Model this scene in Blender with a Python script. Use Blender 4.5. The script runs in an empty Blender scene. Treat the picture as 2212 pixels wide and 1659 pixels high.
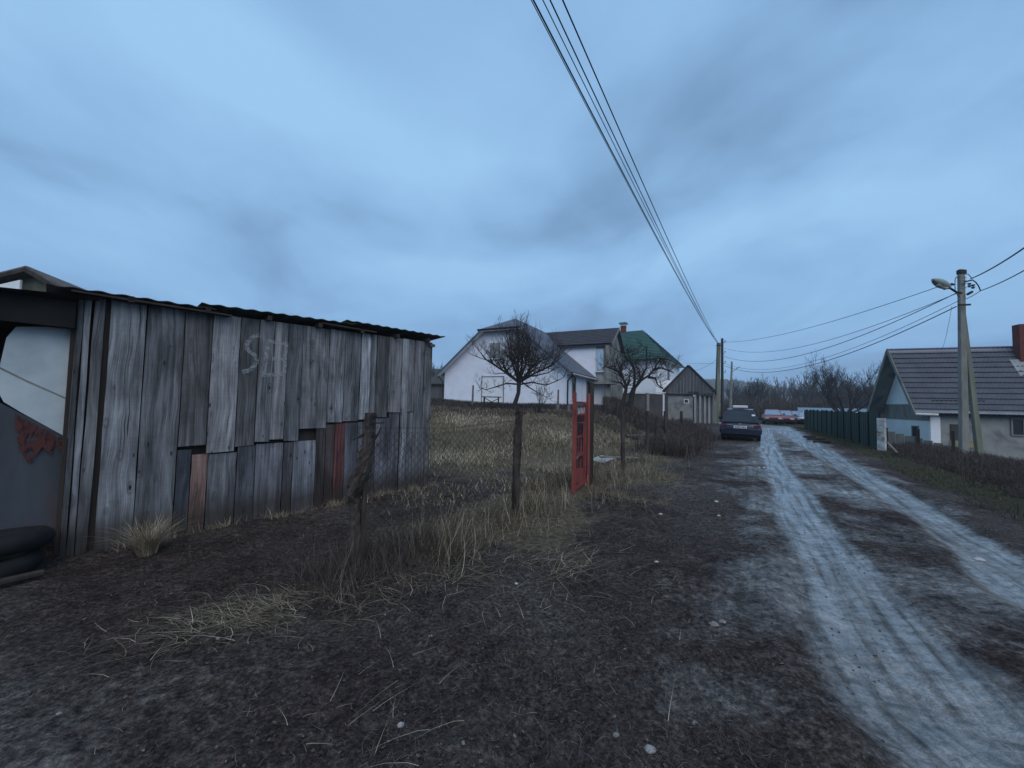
import bpy, math, random
import numpy as np
from mathutils import Vector, Matrix

# ------------------------------------------------------------------ camera
R_ = math.radians
CAM_H = 1.55
PITCH, ROLL, FPX = R_(2.79), R_(1.2), 831.0      # focal length in units of a 2212 px wide picture
sc = bpy.context.scene
col = sc.collection
F0 = Vector((0, math.cos(PITCH), math.sin(PITCH)))
U0 = Vector((0, -math.sin(PITCH), math.cos(PITCH)))
X0 = Vector((1, 0, 0))
XR = X0 * math.cos(ROLL) + U0 * math.sin(ROLL)
UR = U0 * math.cos(ROLL) - X0 * math.sin(ROLL)
camd = bpy.data.cameras.new('camera')
camd.sensor_width = 36
camd.lens = 36 * FPX / 2212
camd.clip_start = 0.05
camd.clip_end = 3000
cam = bpy.data.objects.new('camera', camd)
col.objects.link(cam)
M = Matrix((XR, UR, -F0)).transposed().to_4x4()
M.translation = (0, 0, CAM_H)
cam.matrix_world = M
sc.camera = cam

# ------------------------------------------------------------------ world and light
SUN_EL, SUN_AZ = R_(46), R_(168)
w = bpy.data.worlds.new('World')
sc.world = w
w.use_nodes = True
nt = w.node_tree
nt.nodes.clear()
def N(nt, t, **kw):
    n = nt.nodes.new(t)
    for k, v in kw.items():
        if k.startswith('i_'):
            n.inputs[k[2:].replace('_', ' ')].default_value = v
        else:
            setattr(n, k, v)
    return n
def L(nt, a, b): nt.links.new(a, b)
def mathn(nt, op, a, b=None, c=None, clamp=False):
    n = nt.nodes.new('ShaderNodeMath'); n.operation = op; n.use_clamp = clamp
    for i, x in enumerate((a, b, c)):
        if x is None: continue
        if isinstance(x, (int, float)): n.inputs[i].default_value = x
        else: nt.links.new(x, n.inputs[i])
    return n.outputs[0]
def ramp(nt, fac, stops, interp='LINEAR'):
    n = nt.nodes.new('ShaderNodeValToRGB'); n.color_ramp.interpolation = interp
    cr = n.color_ramp
    while len(cr.elements) < len(stops): cr.elements.new(0.5)
    for e, (p, c) in zip(cr.elements, stops):
        e.position = p
        e.color = (c, c, c, 1) if isinstance(c, (int, float)) else (*c, 1)
    nt.links.new(fac, n.inputs[0])
    return n.outputs[0]
def mixc(nt, f, a, b, mode='MIX'):
    n = nt.nodes.new('ShaderNodeMix'); n.data_type = 'RGBA'; n.blend_type = mode
    for idx, x in ((0, f), (6, a), (7, b)):
        if isinstance(x, (int, float)): n.inputs[idx].default_value = x if idx == 0 else (x, x, x, 1)
        elif isinstance(x, tuple): n.inputs[idx].default_value = (*x, 1) if len(x) == 3 else x
        else: nt.links.new(x, n.inputs[idx])
    return n.outputs[2]
def noise(nt, vec, scale, detail=4, rough=0.55, dist=0.0):
    n = nt.nodes.new('ShaderNodeTexNoise')
    n.inputs['Scale'].default_value = scale; n.inputs['Detail'].default_value = detail
    n.inputs['Roughness'].default_value = rough; n.inputs['Distortion'].default_value = dist
    if vec is not None: nt.links.new(vec, n.inputs['Vector'])
    return n.outputs['Fac']
def mapping(nt, vec, scale=(1, 1, 1), rot=(0, 0, 0), loc=(0, 0, 0)):
    n = nt.nodes.new('ShaderNodeMapping')
    n.inputs['Scale'].default_value = scale; n.inputs['Rotation'].default_value = rot; n.inputs['Location'].default_value = loc
    nt.links.new(vec, n.inputs['Vector'])
    return n.outputs[0]

def build_world():
    tc = N(nt, 'ShaderNodeTexCoord')
    d = tc.outputs['Generated']
    sep = N(nt, 'ShaderNodeSeparateXYZ'); L(nt, d, sep.inputs[0])
    zc = mathn(nt, 'MAXIMUM', sep.outputs[2], 0.0)
    zz = mathn(nt, 'ADD', zc, 0.14)
    cx = mathn(nt, 'DIVIDE', sep.outputs[0], zz)
    cy = mathn(nt, 'DIVIDE', sep.outputs[1], zz)
    cmb = N(nt, 'ShaderNodeCombineXYZ'); L(nt, cx, cmb.inputs[0]); L(nt, cy, cmb.inputs[1])
    # a cloud deck overhead, streaked along one wind direction
    v1 = mapping(nt, cmb.outputs[0], scale=(0.60, 0.40, 1), rot=(0, 0, R_(55)), loc=(6.4, 1.15, 0))
    n1 = noise(nt, v1, 1.0, 5, 0.5, 0.9)
    v2 = mapping(nt, cmb.outputs[0], scale=(1.6, 1.1, 1), rot=(0, 0, R_(42)), loc=(5.1, 3.3, 0))
    n2 = noise(nt, v2, 1.0, 5, 0.5, 0.5)
    f = mathn(nt, 'MULTIPLY_ADD', n2, 0.38, mathn(nt, 'MULTIPLY', n1, 0.95))
    cl = ramp(nt, f, [(0.47, (0.155, 0.270, 0.445)), (0.58, (0.205, 0.370, 0.605)), (0.69, (0.270, 0.485, 0.775)), (0.84, (0.345, 0.595, 0.89))])
    # low down the deck evens out to a pale blue
    hz = ramp(nt, sep.outputs[2], [(0.0, 1.0), (0.13, 0.55), (0.40, 0.0)])
    cl = mixc(nt, mathn(nt, 'MULTIPLY', hz, 0.75), cl, (0.225, 0.435, 0.75))
    sky = N(nt, 'ShaderNodeTexSky', sky_type='NISHITA')
    sky.sun_disc = False; sky.sun_elevation = SUN_EL; sky.sun_rotation = SUN_AZ
    bg1 = N(nt, 'ShaderNodeBackground'); L(nt, sky.outputs[0], bg1.inputs[0]); bg1.inputs[1].default_value = 0.05
    bg2 = N(nt, 'ShaderNodeBackground'); L(nt, cl, bg2.inputs[0]); bg2.inputs[1].default_value = 1.0
    mx = N(nt, 'ShaderNodeMixShader'); mx.inputs[0].default_value = 0.93
    L(nt, bg1.outputs[0], mx.inputs[1]); L(nt, bg2.outputs[0], mx.inputs[2])
    out = N(nt, 'ShaderNodeOutputWorld'); L(nt, mx.outputs[0], out.inputs[0])
build_world()

sd = bpy.data.lights.new('sun', 'SUN'); sd.energy = 1.45; sd.angle = R_(60); sd.color = (1.0, 0.95, 0.92)
so = bpy.data.objects.new('sun', sd); col.objects.link(so)
sdir = Vector((math.cos(SUN_EL) * math.sin(SUN_AZ), math.cos(SUN_EL) * math.cos(SUN_AZ), math.sin(SUN_EL)))
so.rotation_euler = sdir.to_track_quat('Z', 'Y').to_euler()
vs = sc.view_settings
vs.view_transform = 'Standard'; vs.look = 'None'; vs.gamma = 1; vs.exposure = 0.08; vs.use_curve_mapping = False
sc.cycles.max_bounces = 5; sc.cycles.diffuse_bounces = 3; sc.cycles.glossy_bounces = 2
sc.cycles.transparent_max_bounces = 6

# ------------------------------------------------------------------ surveying: sight lines from the camera station to world points
def ray(u, v): return F0 + XR * ((u - 1106) / FPX) - UR * ((v - 829.5) / FPX)
def dp(u, v, Y):
    r = ray(u, v); return Vector((0, 0, CAM_H)) + r * (Y / r.y)
def gp(u, v, z=0.0):
    r = ray(u, v); return Vector((0, 0, CAM_H)) + r * ((z - CAM_H) / r.z)

# ------------------------------------------------------------------ numeric noise
_rs = np.random.RandomState(7)
_G = _rs.rand(256, 256)
def vnoise(x, y):
    x = np.asarray(x, float); y = np.asarray(y, float)
    xi = np.floor(x).astype(int); yi = np.floor(y).astype(int)
    fx = x - xi; fy = y - yi
    fx = fx * fx * (3 - 2 * fx); fy = fy * fy * (3 - 2 * fy)
    a = _G[xi & 255, yi & 255]; b = _G[(xi + 1) & 255, yi & 255]
    c = _G[xi & 255, (yi + 1) & 255]; d = _G[(xi + 1) & 255, (yi + 1) & 255]
    return (a * (1 - fx) + b * fx) * (1 - fy) + (c * (1 - fx) + d * fx) * fy - 0.5
def fbm(x, y, oct=4, g=0.5):
    s = 0; a = 1.0
    for i in range(oct):
        s = s + a * vnoise(x * 2 ** i + 17.3 * i, y * 2 ** i + 5.1 * i); a *= g
    return s
def sstep(a, b, x):
    t = np.clip((np.asarray(x, float) - a) / (b - a), 0, 1); return t * t * (3 - 2 * t)
def polydist(x, y, pts):
    """distance to a polyline, signed side (+ = right of travel), width interpolated along it"""
    best = np.full(np.shape(x), 1e9); side = np.zeros(np.shape(x)); wid = np.zeros(np.shape(x))
    for (x0, y0, w0), (x1, y1, w1) in zip(pts[:-1], pts[1:]):
        dx, dy = x1 - x0, y1 - y0; l2 = dx * dx + dy * dy
        t = np.clip(((x - x0) * dx + (y - y0) * dy) / l2, 0, 1)
        qx, qy = x - (x0 + t * dx), y - (y0 + t * dy)
        d = np.hypot(qx, qy); m = d < best
        best = np.where(m, d, best); side = np.where(m, np.sign(qx * dy - qy * dx), side); wid = np.where(m, w0 + (w1 - w0) * t, wid)
    return best, side, wid
def gw(u, v, wdt):
    p = gp(u, v); return (p.x, p.y, wdt)
TRACK_L = [(1.0, -2.5, .8), (2.15, 0.6, 0.62), gw(2040, 1560, .58), gw(1905, 1380, .46), gw(1808, 1220, .38), gw(1738, 1120, .35), gw(1695, 1040, .34), gw(1669, 985, .36), gw(1655, 945, .42), gw(1652, 925, .6), (20.6, 33, .8), (21.6, 44, .9)]
TRACK_R = [(3.6, -1.5, .8), (4.0, 1.2, .5), gw(2270, 1300, .36), gw(2130, 1195, .30), gw(1990, 1105, .30), gw(1870, 1035, .36), gw(1780, 980, .45), gw(1725, 948, .6), gw(1690, 926, .9), (22.8, 33, 1.0), (24, 44, 1.0)]
MIDLINE = [((a[0] + b[0]) / 2, (a[1] + b[1]) / 2, 1) for a, b in zip(TRACK_L, TRACK_R)]
# fence line from the gnarled post up the lane
FENCE = [(-6, -3.2, 0), (-1.35, 3.4, 0), (.04, 5.35, 0), (1.25, 7.1, 0), (2.65, 9.2, 0), (4.17, 11.9, 0), (5.9, 15, 0), (9.2, 20.5, 0), (14.5, 31, 0)]
def masks(x, y):
    dl, sl, wl = polydist(x, y, TRACK_L); dr, sr, wr = polydist(x, y, TRACK_R)
    n = fbm(x * 1.3, y * 1.3, 4) * 0.35
    tl = 1 - sstep(0.45, 1.25, dl / wl + n); tr = 1 - sstep(0.45, 1.25, dr / wr + n)
    dm, sm, _ = polydist(x, y, MIDLINE)
    halfw = 1.35
    inside = 1 - sstep(halfw * .9, halfw * 1.35, dm + n)
    shoulder = (1 - sstep(.4, 2.3, dl + n * 2)) * (sl < 0)
    return tl, tr, inside, shoulder, dm, sm, dl, sl, dr, sr
def Hmacro(x, y):
    x = np.asarray(x, float); y = np.asarray(y, float)
    s = x / np.maximum(y, 1.0)
    df, sf, _ = polydist(x, y, FENCE)
    left = np.where(sf < 0, df, 0)
    bump = 1.42 * sstep(8.5, 24, y) * (1 - sstep(.26, .40, s)) * sstep(0, 4.5, left)
    bump = bump + 0.35 * sstep(.0, -.35, s) * sstep(14, 30, y)
    dm, sm, _ = polydist(x, y, MIDLINE)
    r = np.where(sm > 0, dm, 0)
    drop = -0.85 * sstep(2.6, 8.5, r) * sstep(3, 9, y) * (1 - sstep(23, 36, y) * .9)
    return bump + drop
def H(x, y):
    x = np.asarray(x, float); y = np.asarray(y, float)
    tl, tr, ins, sh, dm, sm, dl, sl, dr, sr = masks(x, y)
    z = Hmacro(x, y)
    road = np.maximum(ins, np.maximum(tl, tr))
    rough = 0.05 * fbm(x * .55, y * .55, 4) + 0.034 * fbm(x * 3.1, y * 3.1, 4) * (1 - .45 * road) + .014 * fbm(x * 11, y * 11, 2) * (1 - sstep(6, 11, np.hypot(x, y)))
    z = z + rough - 0.045 * tl - 0.04 * tr
    z = z + .012 * vnoise(dl * sl * 7 + 50, y * .35 + 9) * np.maximum(tl, tr) + .010 * vnoise(dl * sl * 19 + 80, y * .8) * np.maximum(tl, ins)
    z = z + 0.03 * np.exp(-((dl - 0.62) / .12) ** 2) * (sl < 0) + 0.03 * np.exp(-((dr - .5) / .15) ** 2)
    # a short muddy rut running towards the camera
    rx = x - (0.12 + 0.10 * (y - 1.5)); z = z - 0.06 * np.exp(-(rx / .22) ** 2) * (1 - sstep(2.2, 3.0, y)) + .03 * fbm(x * 9, y * 9, 3) * np.exp(-(rx / .5) ** 2) * (1 - sstep(2.2, 3.4, y))
    return z
def h1(x, y): return float(H(np.array([x]), np.array([y]))[0])

# ------------------------------------------------------------------ object helpers
def tag(o, label=None, cat=None, group=None, kind=None):
    if label: o['label'] = label
    if cat: o['category'] = cat
    if group: o['group'] = group
    if kind: o['kind'] = kind
    return o
def empty(name, loc=(0, 0, 0), rz=0.0, label=None, cat=None, group=None):
    o = bpy.data.objects.new(name, None); col.objects.link(o)
    o.empty_display_size = 0.3; o.location = loc; o.rotation_euler = (0, 0, rz)
    return tag(o, label, cat, group)
class MB:
    def __init__(s): s.v = []; s.f = []
    def add(s, vs, fs):
        b = len(s.v); s.v += [tuple(p) for p in vs]; s.f += [tuple(i + b for i in f) for f in fs]; return s
    def box(s, c, d, rz=0.0, R=None):
        hx, hy, hz = d[0] / 2, d[1] / 2, d[2] / 2
        vs = [Vector((sx * hx, sy * hy, sz * hz)) for sz in (-1, 1) for sy in (-1, 1) for sx in (-1, 1)]
        if rz: R = Matrix.Rotation(rz, 3, 'Z')
        if R is not None: vs = [R @ p for p in vs]
        c = Vector(c)
        return s.add([p + c for p in vs], [(0, 2, 3, 1), (4, 5, 7, 6), (0, 1, 5, 4), (2, 6, 7, 3), (0, 4, 6, 2), (1, 3, 7, 5)])
    def bar(s, a, b, wd, th=None, up=(0, 0, 1)):
        a, b = Vector(a), Vector(b); th = th or wd; d = (b - a); l = d.length; d.normalize()
        sx = d.cross(Vector(up))
        if sx.length < 1e-4: sx = d.cross(Vector((0, 1, 0)))
        sx.normalize(); sy = sx.cross(d)
        return s.box((a + b) / 2, (wd, l, th), R=Matrix((sx, d, sy)).transposed())
    def tube(s, pts, rad, n=8, cap=True):
        pts = [Vector(p) for p in pts]; k = len(pts)
        if isinstance(rad, (int, float)): rad = [rad] * k
        vs = []; ref = Vector((0.31, 0.83, 0.46))
        for i, p in enumerate(pts):
            d = (pts[min(i + 1, k - 1)] - pts[max(i - 1, 0)]).normalized()
            a = d.cross(ref)
            if a.length < .05: a = d.cross(Vector((1, 0, 0)))
            a.normalize(); b = d.cross(a)
            for j in range(n):
                t = 2 * math.pi * j / n; vs.append(p + (a * math.cos(t) + b * math.sin(t)) * rad[i])
        fs = [(i * n + j, i * n + (j + 1) % n, (i + 1) * n + (j + 1) % n, (i + 1) * n + j) for i in range(k - 1) for j in range(n)]
        if cap: fs += [tuple(range(n)), tuple(range((k - 1) * n, k * n))[::-1]]
        return s.add(vs, fs)
    def slab(s, poly, th):
        """polygon extruded against its normal"""
        p = [Vector(q) for q in poly]; nrm = (p[1] - p[0]).cross(p[2] - p[0]).normalized(); n = len(p)
        q = [a - nrm * th for a in p]
        return s.add(p + q, [tuple(range(n)), tuple(range(2 * n - 1, n - 1, -1))] + [(i, i + n, (i + 1) % n + n, (i + 1) % n) for i in range(n)])
    def obj(s, name, mat, parent=None, smooth=False, **kw):
        me = bpy.data.meshes.new(name); me.from_pydata([tuple(v) for v in s.v], [], s.f); me.materials.append(mat)
        if smooth: me.polygons.foreach_set('use_smooth', [True] * len(me.polygons))
        me.update()
        o = bpy.data.objects.new(name, me); col.objects.link(o)
        if parent is not None: o.parent = parent
        return tag(o, **kw)
def fast_mesh(name, V, Q, mat, parent=None, attrs=None, tri=False, smooth=False, **kw):
    me = bpy.data.meshes.new(name); k = Q.shape[1]
    me.vertices.add(len(V)); me.vertices.foreach_set('co', np.asarray(V, np.float32).ravel())
    me.loops.add(Q.size); me.loops.foreach_set('vertex_index', Q.astype(np.int32).ravel())
    me.polygons.add(len(Q)); me.polygons.foreach_set('loop_start', np.arange(0, Q.size, k, dtype=np.int32))
    if smooth: me.polygons.foreach_set('use_smooth', np.ones(len(Q), bool))
    me.update(calc_edges=True)
    for an, av in (attrs or {}).items():
        a = me.attributes.new(an, 'FLOAT', 'POINT'); a.data.foreach_set('value', np.asarray(av, np.float32))
    me.materials.append(mat)
    o = bpy.data.objects.new(name, me); col.objects.link(o)
    if parent is not None: o.parent = parent
    return tag(o, **kw)
def copy_tree(o, parent=None):
    c = o.copy(); col.objects.link(c)
    if parent is not None: c.parent = parent
    for ch in list(o.children): copy_tree(ch, c)
    return c
def shape(p, rz): return Matrix.Rotation(rz, 4, 'Z')

# ------------------------------------------------------------------ materials
MATS = {}
def newmat(name):
    m = bpy.data.materials.new(name); m.use_nodes = True; t = m.node_tree; t.nodes.clear()
    out = N(t, 'ShaderNodeOutputMaterial'); b = N(t, 'ShaderNodeBsdfPrincipled'); L(t, b.outputs[0], out.inputs[0])
    return m, t, b
def bump(t, b, h, dist, strength=1.0):
    n = N(t, 'ShaderNodeBump'); n.inputs['Distance'].default_value = dist; n.inputs['Strength'].default_value = strength
    L(t, h, n.inputs['Height']); L(t, n.outputs[0], b.inputs['Normal'])
def mottled(name, c1, c2, scale=3.0, rough=0.8, bmp=0.01, stretch=(1, 1, 1), c3=None, spec=0.3, metal=0.0, bscale=None, rnd=0.0):
    m, t, b = newmat(name)
    tc = N(t, 'ShaderNodeTexCoord'); oi = N(t, 'ShaderNodeObjectInfo')
    off = mathn(t, 'MULTIPLY', oi.outputs['Random'], 37.0)
    cm = N(t, 'ShaderNodeCombineXYZ'); L(t, off, cm.inputs[0]); L(t, off, cm.inputs[2])
    va = N(t, 'ShaderNodeVectorMath', operation='ADD'); L(t, tc.outputs['Object'], va.inputs[0]); L(t, cm.outputs[0], va.inputs[1])
    v = mapping(t, va.outputs[0], scale=stretch)
    n1 = noise(t, v, scale, 6, 0.6)
    f = ramp(t, n1, [(0.32, 0.0), (0.68, 1.0)])
    c = mixc(t, f, c1, c2)
    if c3:
        n3 = noise(t, v, scale * .45, 3, .6, .4); f3 = ramp(t, n3, [(0.55, 0.0), (0.66, 1.0)]); c = mixc(t, f3, c, c3)
    if rnd:
        k = mathn(t, 'MULTIPLY_ADD', oi.outputs['Random'], rnd, 1 - rnd / 2); c = mixc(t, 1.0, c, k, 'MULTIPLY')
    L(t, c, b.inputs['Base Color']); b.inputs['Roughness'].default_value = rough
    b.inputs['Specular IOR Level'].default_value = spec; b.inputs['Metallic'].default_value = metal
    if bmp: bump(t, b, noise(t, v, bscale or scale * 4, 5, 0.6), bmp)
    MATS[name] = m; return m
mottled('stucco_white', (.72, .74, .82), (.86, .87, .92), 1.2, .9, .02, bscale=9)
mottled('stucco_shed_white', (.74, .79, .80), (.84, .88, .88), 1.0, .9, .01)
mottled('plain_white', (.74, .75, .78), (.84, .84, .86), 2, .6, .0)
mottled('trim_white', (.5, .51, .52), (.66, .66, .66), 4, .6, .0)
mottled('concrete', (.17, .17, .155), (.26, .26, .24), 3, .9, .01, (1, 1, .35), c3=(.14, .14, .13))
mottled('concrete_moss', (.10, .12, .07), (.22, .22, .19), 2, .9, .01, (1, 1, .2))
mottled('concrete_dark', (.045, .043, .045), (.085, .08, .08), 1.5, .95, .01, (1, 1, .5))
mottled('concrete_light', (.24, .245, .25), (.38, .39, .39), 1.6, .9, .01, (1, 1, .4))
mottled('asbestos_dark', (.035, .037, .038), (.075, .075, .07), 2.5, .95, .005, c3=(.03, .045, .02))
mottled('roof_grey', (.068, .074, .098), (.105, .112, .14), 2, .62, .003, spec=.35)
mottled('slate_lip_shade', (.035, .037, .048), (.05, .052, .065), 2, .8, 0)  # softer version of the painted shade under tile lips, for the wing roof
mottled('tile_lip_shade', (.012, .012, .018), (.022, .022, .03), 2, .8, 0)  # near-black colour painted in as the shade line under each tile row
mottled('roof_plum', (.17, .175, .205), (.23, .235, .27), 1.5, .6, .004, spec=.35)
mottled('roof_green', (.055, .165, .145), (.08, .215, .185), 1.5, .5, .003, spec=.4)
mottled('brick_red', (.10, .028, .022), (.16, .05, .038), 9, .9, .01)
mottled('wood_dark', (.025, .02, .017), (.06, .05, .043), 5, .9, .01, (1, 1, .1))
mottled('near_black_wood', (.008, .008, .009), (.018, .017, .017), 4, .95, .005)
mottled('wood_weathered', (.085, .075, .068), (.20, .18, .165), 5, .9, .01, (2, 2, .1), rnd=.6)
mottled('wood_barn', (.075, .073, .077), (.115, .112, .115), 5, .9, .01, (2, 2, .1), rnd=.22)
mottled('bark', (.020, .016, .014), (.05, .043, .038), 12, .95, .01, (1, 1, .4))
mottled('bark_far', (.028, .027, .03), (.05, .048, .052), 2, .95, 0)
mottled('bark_pale', (.05, .047, .05), (.085, .08, .085), 2, .95, 0)
mottled('post_bark', (.014, .011, .010), (.085, .068, .06), 9, .95, .03, (1, 1, .22), bscale=22)
mottled('rubber', (.006, .006, .007), (.012, .012, .013), 8, .8, .004)
mottled('plastic_dark', (.012, .012, .014), (.02, .02, .022), 8, .55, 0)
mottled('steel', (.25, .26, .27), (.4, .4, .41), 8, .45, 0, metal=.7)
mottled('cable', (.012, .014, .018), (.02, .022, .026), 1, .7, 0)
mottled('lamp_grey', (.20, .24, .21), (.30, .34, .31), 3, .5, 0)
mottled('insulator', (.05, .06, .07), (.08, .09, .10), 3, .35, 0)
mottled('red_paint', (.20, .042, .038), (.29, .066, .056), 7, .6, .004, (1, 1, .5), c3=(.12, .025, .025))
mottled('black_smudge', (.022, .012, .016), (.06, .022, .026), 9, .8, 0)
mottled('green_paint', (.024, .050, .044), (.036, .070, .060), 2, .6, .003, (1, 1, .3), c3=(.02, .045, .036), rnd=.35)
mottled('white_flaking', (.26, .27, .27), (.62, .64, .64), 5, .8, .004, c3=(.16, .13, .11))
mottled('panel_white', (.36, .42, .44), (.56, .62, .64), 2.0, .7, .002, (1, 1, 1), c3=(.42, .47, .48))
mottled('panel_grey', (.035, .042, .05), (.075, .085, .10), 2.5, .7, .003, (1, 1, .3), c3=(.11, .035, .03))
mottled('rust_red', (.055, .018, .018), (.11, .032, .03), 6, .8, .003, (1, 1, .3))
mottled('litter_white', (.34, .34, .35), (.50, .50, .51), 20, .6, 0)
mottled('stone_pale', (.16, .155, .15), (.30, .29, .28), 20, .8, .002, rnd=.5)
mottled('yellow_patch', (.22, .20, .11), (.36, .31, .14), 2, .8, 0)
mottled('dark_glass', (.02, .025, .03), (.03, .035, .04), 2, .12, 0, spec=.6)
mottled('sky_glass', (.42, .45, .48), (.5, .53, .56), 2, .06, 0, spec=1.0, metal=.9)
mottled('car_blue', (.005, .007, .022), (.008, .010, .03), 2, .28, 0, spec=.6)
mottled('car_white', (.5, .52, .54), (.6, .62, .64), 2, .3, 0, spec=.6)
mottled('car_red', (.20, .04, .035), (.26, .055, .05), 2, .3, 0, spec=.6)
mottled('car_maroon', (.10, .02, .025), (.14, .03, .035), 2, .3, 0, spec=.6)
mottled('car_slate', (.03, .06, .10), (.05, .085, .13), 2, .3, 0, spec=.6)
mottled('tail_red', (.09, .015, .02), (.13, .02, .025), 4, .3, 0)
mottled('headlight', (.5, .5, .5), (.6, .6, .6), 4, .15, 0, spec=.8)
mottled('plate_white', (.6, .62, .62), (.7, .7, .7), 4, .5, 0)
mottled('wool_hill', (.035, .045, .04), (.065, .075, .07), .06, 1, 0)
mottled('block_wall', (.22, .22, .21), (.31, .31, .30), 2, .9, .01, c3=(.16, .15, .15))

# weathered shed wood: colour comes from each board's own object colour
def shed_wood():
    m, t, b = newmat('shed_wood')
    tc = N(t, 'ShaderNodeTexCoord'); oi = N(t, 'ShaderNodeObjectInfo')
    off = mathn(t, 'MULTIPLY', oi.outputs['Random'], 91.0)
    cm = N(t, 'ShaderNodeCombineXYZ'); L(t, off, cm.inputs[0]); L(t, off, cm.inputs[1]); L(t, off, cm.inputs[2])
    va = N(t, 'ShaderNodeVectorMath', operation='ADD'); L(t, tc.outputs['Object'], va.inputs[0]); L(t, cm.outputs[0], va.inputs[1])
    P = va.outputs[0]
    warp = noise(t, mapping(t, P, (3, 3, 1.2)), 1.0, 2, .5)
    wv = N(t, 'ShaderNodeCombineXYZ'); L(t, mathn(t, 'MULTIPLY', warp, .12), wv.inputs[0])
    vb = N(t, 'ShaderNodeVectorMath', operation='ADD'); L(t, P, vb.inputs[0]); L(t, wv.outputs[0], vb.inputs[1])
    g1 = noise(t, mapping(t, vb.outputs[0], (95, 95, 1.6)), 1.0, 5, .65)
    g2 = noise(t, mapping(t, vb.outputs[0], (26, 26, .55)), 1.0, 3, .6)
    st = noise(t, mapping(t, P, (5, 5, 1.3)), 1.0, 5, .6, .3)
    vo = N(t, 'ShaderNodeTexVoronoi'); vo.feature = 'F1'; vo.inputs['Scale'].default_value = 1.0
    L(t, mapping(t, P, (6.5, 6.5, 2.6)), vo.inputs['Vector'])
    knot = ramp(t, vo.outputs['Distance'], [(0.04, 1.0), (0.11, 0.0)])
    ring = ramp(t, vo.outputs['Distance'], [(0.10, 0.0), (0.15, 0.5), (0.22, 0.0)])
    saw = noise(t, mapping(t, P, (1.5, 1.5, 75)), 1.0, 2, .5)
    a = ramp(t, g1, [(0.30, 0.5), (0.52, 1.0), (0.72, 1.35)])
    c = mixc(t, 1.0, oi.outputs['Color'], a, 'MULTIPLY')
    c = mixc(t, 1.0, c, ramp(t, g2, [(0.3, 0.5), (0.55, 1.0), (0.75, 1.35)]), 'MULTIPLY')
    c = mixc(t, 1.0, c, ramp(t, st, [(0.34, 0.52), (0.5, 1.0), (0.66, 1.5)]), 'MULTIPLY')
    c = mixc(t, 1.0, c, ramp(t, saw, [(0.35, 0.95), (0.65, 1.04)]), 'MULTIPLY')
    ck = noise(t, mapping(t, vb.outputs[0], (60, 60, .8)), 1.0, 2, .5)
    c = mixc(t, ramp(t, ck, [(.66, 0.0), (.72, .85)]), c, (.02, .018, .018))
    v2 = N(t, 'ShaderNodeTexVoronoi'); v2.inputs['Scale'].default_value = 1.0; L(t, mapping(t, P, (13, 13, 4.5), loc=(3, 1, 7)), v2.inputs['Vector'])
    gate = ramp(t, noise(t, P, 2.2, 2, .5), [(.5, 0.0), (.6, 1.0)])
    c = mixc(t, mathn(t, 'MULTIPLY', ramp(t, v2.outputs['Distance'], [(.08, .9), (.17, 0.0)]), gate), c, (.018, .016, .016))
    c = mixc(t, ring, c, (.05, .04, .035)); c = mixc(t, knot, c, (.012, .010, .009))
    # damp, soil-splashed feet of the boards
    sp = N(t, 'ShaderNodeSeparateXYZ'); L(t, tc.outputs['Object'], sp.inputs[0])
    foot = ramp(t, mathn(t, 'MULTIPLY_ADD', st, -.35, sp.outputs[2]), [(-.0, 1.0), (.22, 0.0)])
    c = mixc(t, mathn(t, 'MULTIPLY', foot, .75), c, (.035, .028, .022))
    L(t, c, b.inputs['Base Color']); b.inputs['Roughness'].default_value = .88; b.inputs['Specular IOR Level'].default_value = .25
    hh = mathn(t, 'ADD', mathn(t, 'MULTIPLY', g1, 1.0), mathn(t, 'MULTIPLY', mathn(t, 'ADD', knot, mathn(t, 'MULTIPLY', saw, -.2)), -1.0))
    bump(t, b, hh, .006, .9)
    MATS['shed_wood'] = m
shed_wood()

# blades and stems: straw to brown by a per-blade value
def blade_mat(name, stops, rough=.8):
    m, t, b = newmat(name)
    a = N(t, 'ShaderNodeAttribute'); a.attribute_name = 'rnd'
    L(t, ramp(t, a.outputs['Fac'], stops), b.inputs['Base Color']); b.inputs['Roughness'].default_value = rough
    b.inputs['Specular IOR Level'].default_value = .2
    MATS[name] = m
blade_mat('straw', [(0, (.05, .038, .028)), (.35, (.12, .095, .064)), (.75, (.27, .22, .15)), (1, (.55, .47, .34))])
blade_mat('field_grass', [(0, (.06, .048, .030)), (.4, (.20, .165, .115)), (.8, (.38, .32, .225)), (1, (.60, .52, .39))])
blade_mat('weed', [(0, (.035, .026, .026)), (.5, (.065, .050, .046)), (.9, (.11, .09, .075)), (1, (.18, .15, .12))])
blade_mat('verge_grass', [(0, (.02, .022, .012)), (.5, (.05, .05, .024)), (.9, (.085, .078, .04)), (1, (.15, .13, .08))])
blade_mat('debris', [(0, (.022, .017, .017)), (.6, (.06, .048, .044)), (.93, (.12, .10, .09)), (1, (.26, .22, .18))])

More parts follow.
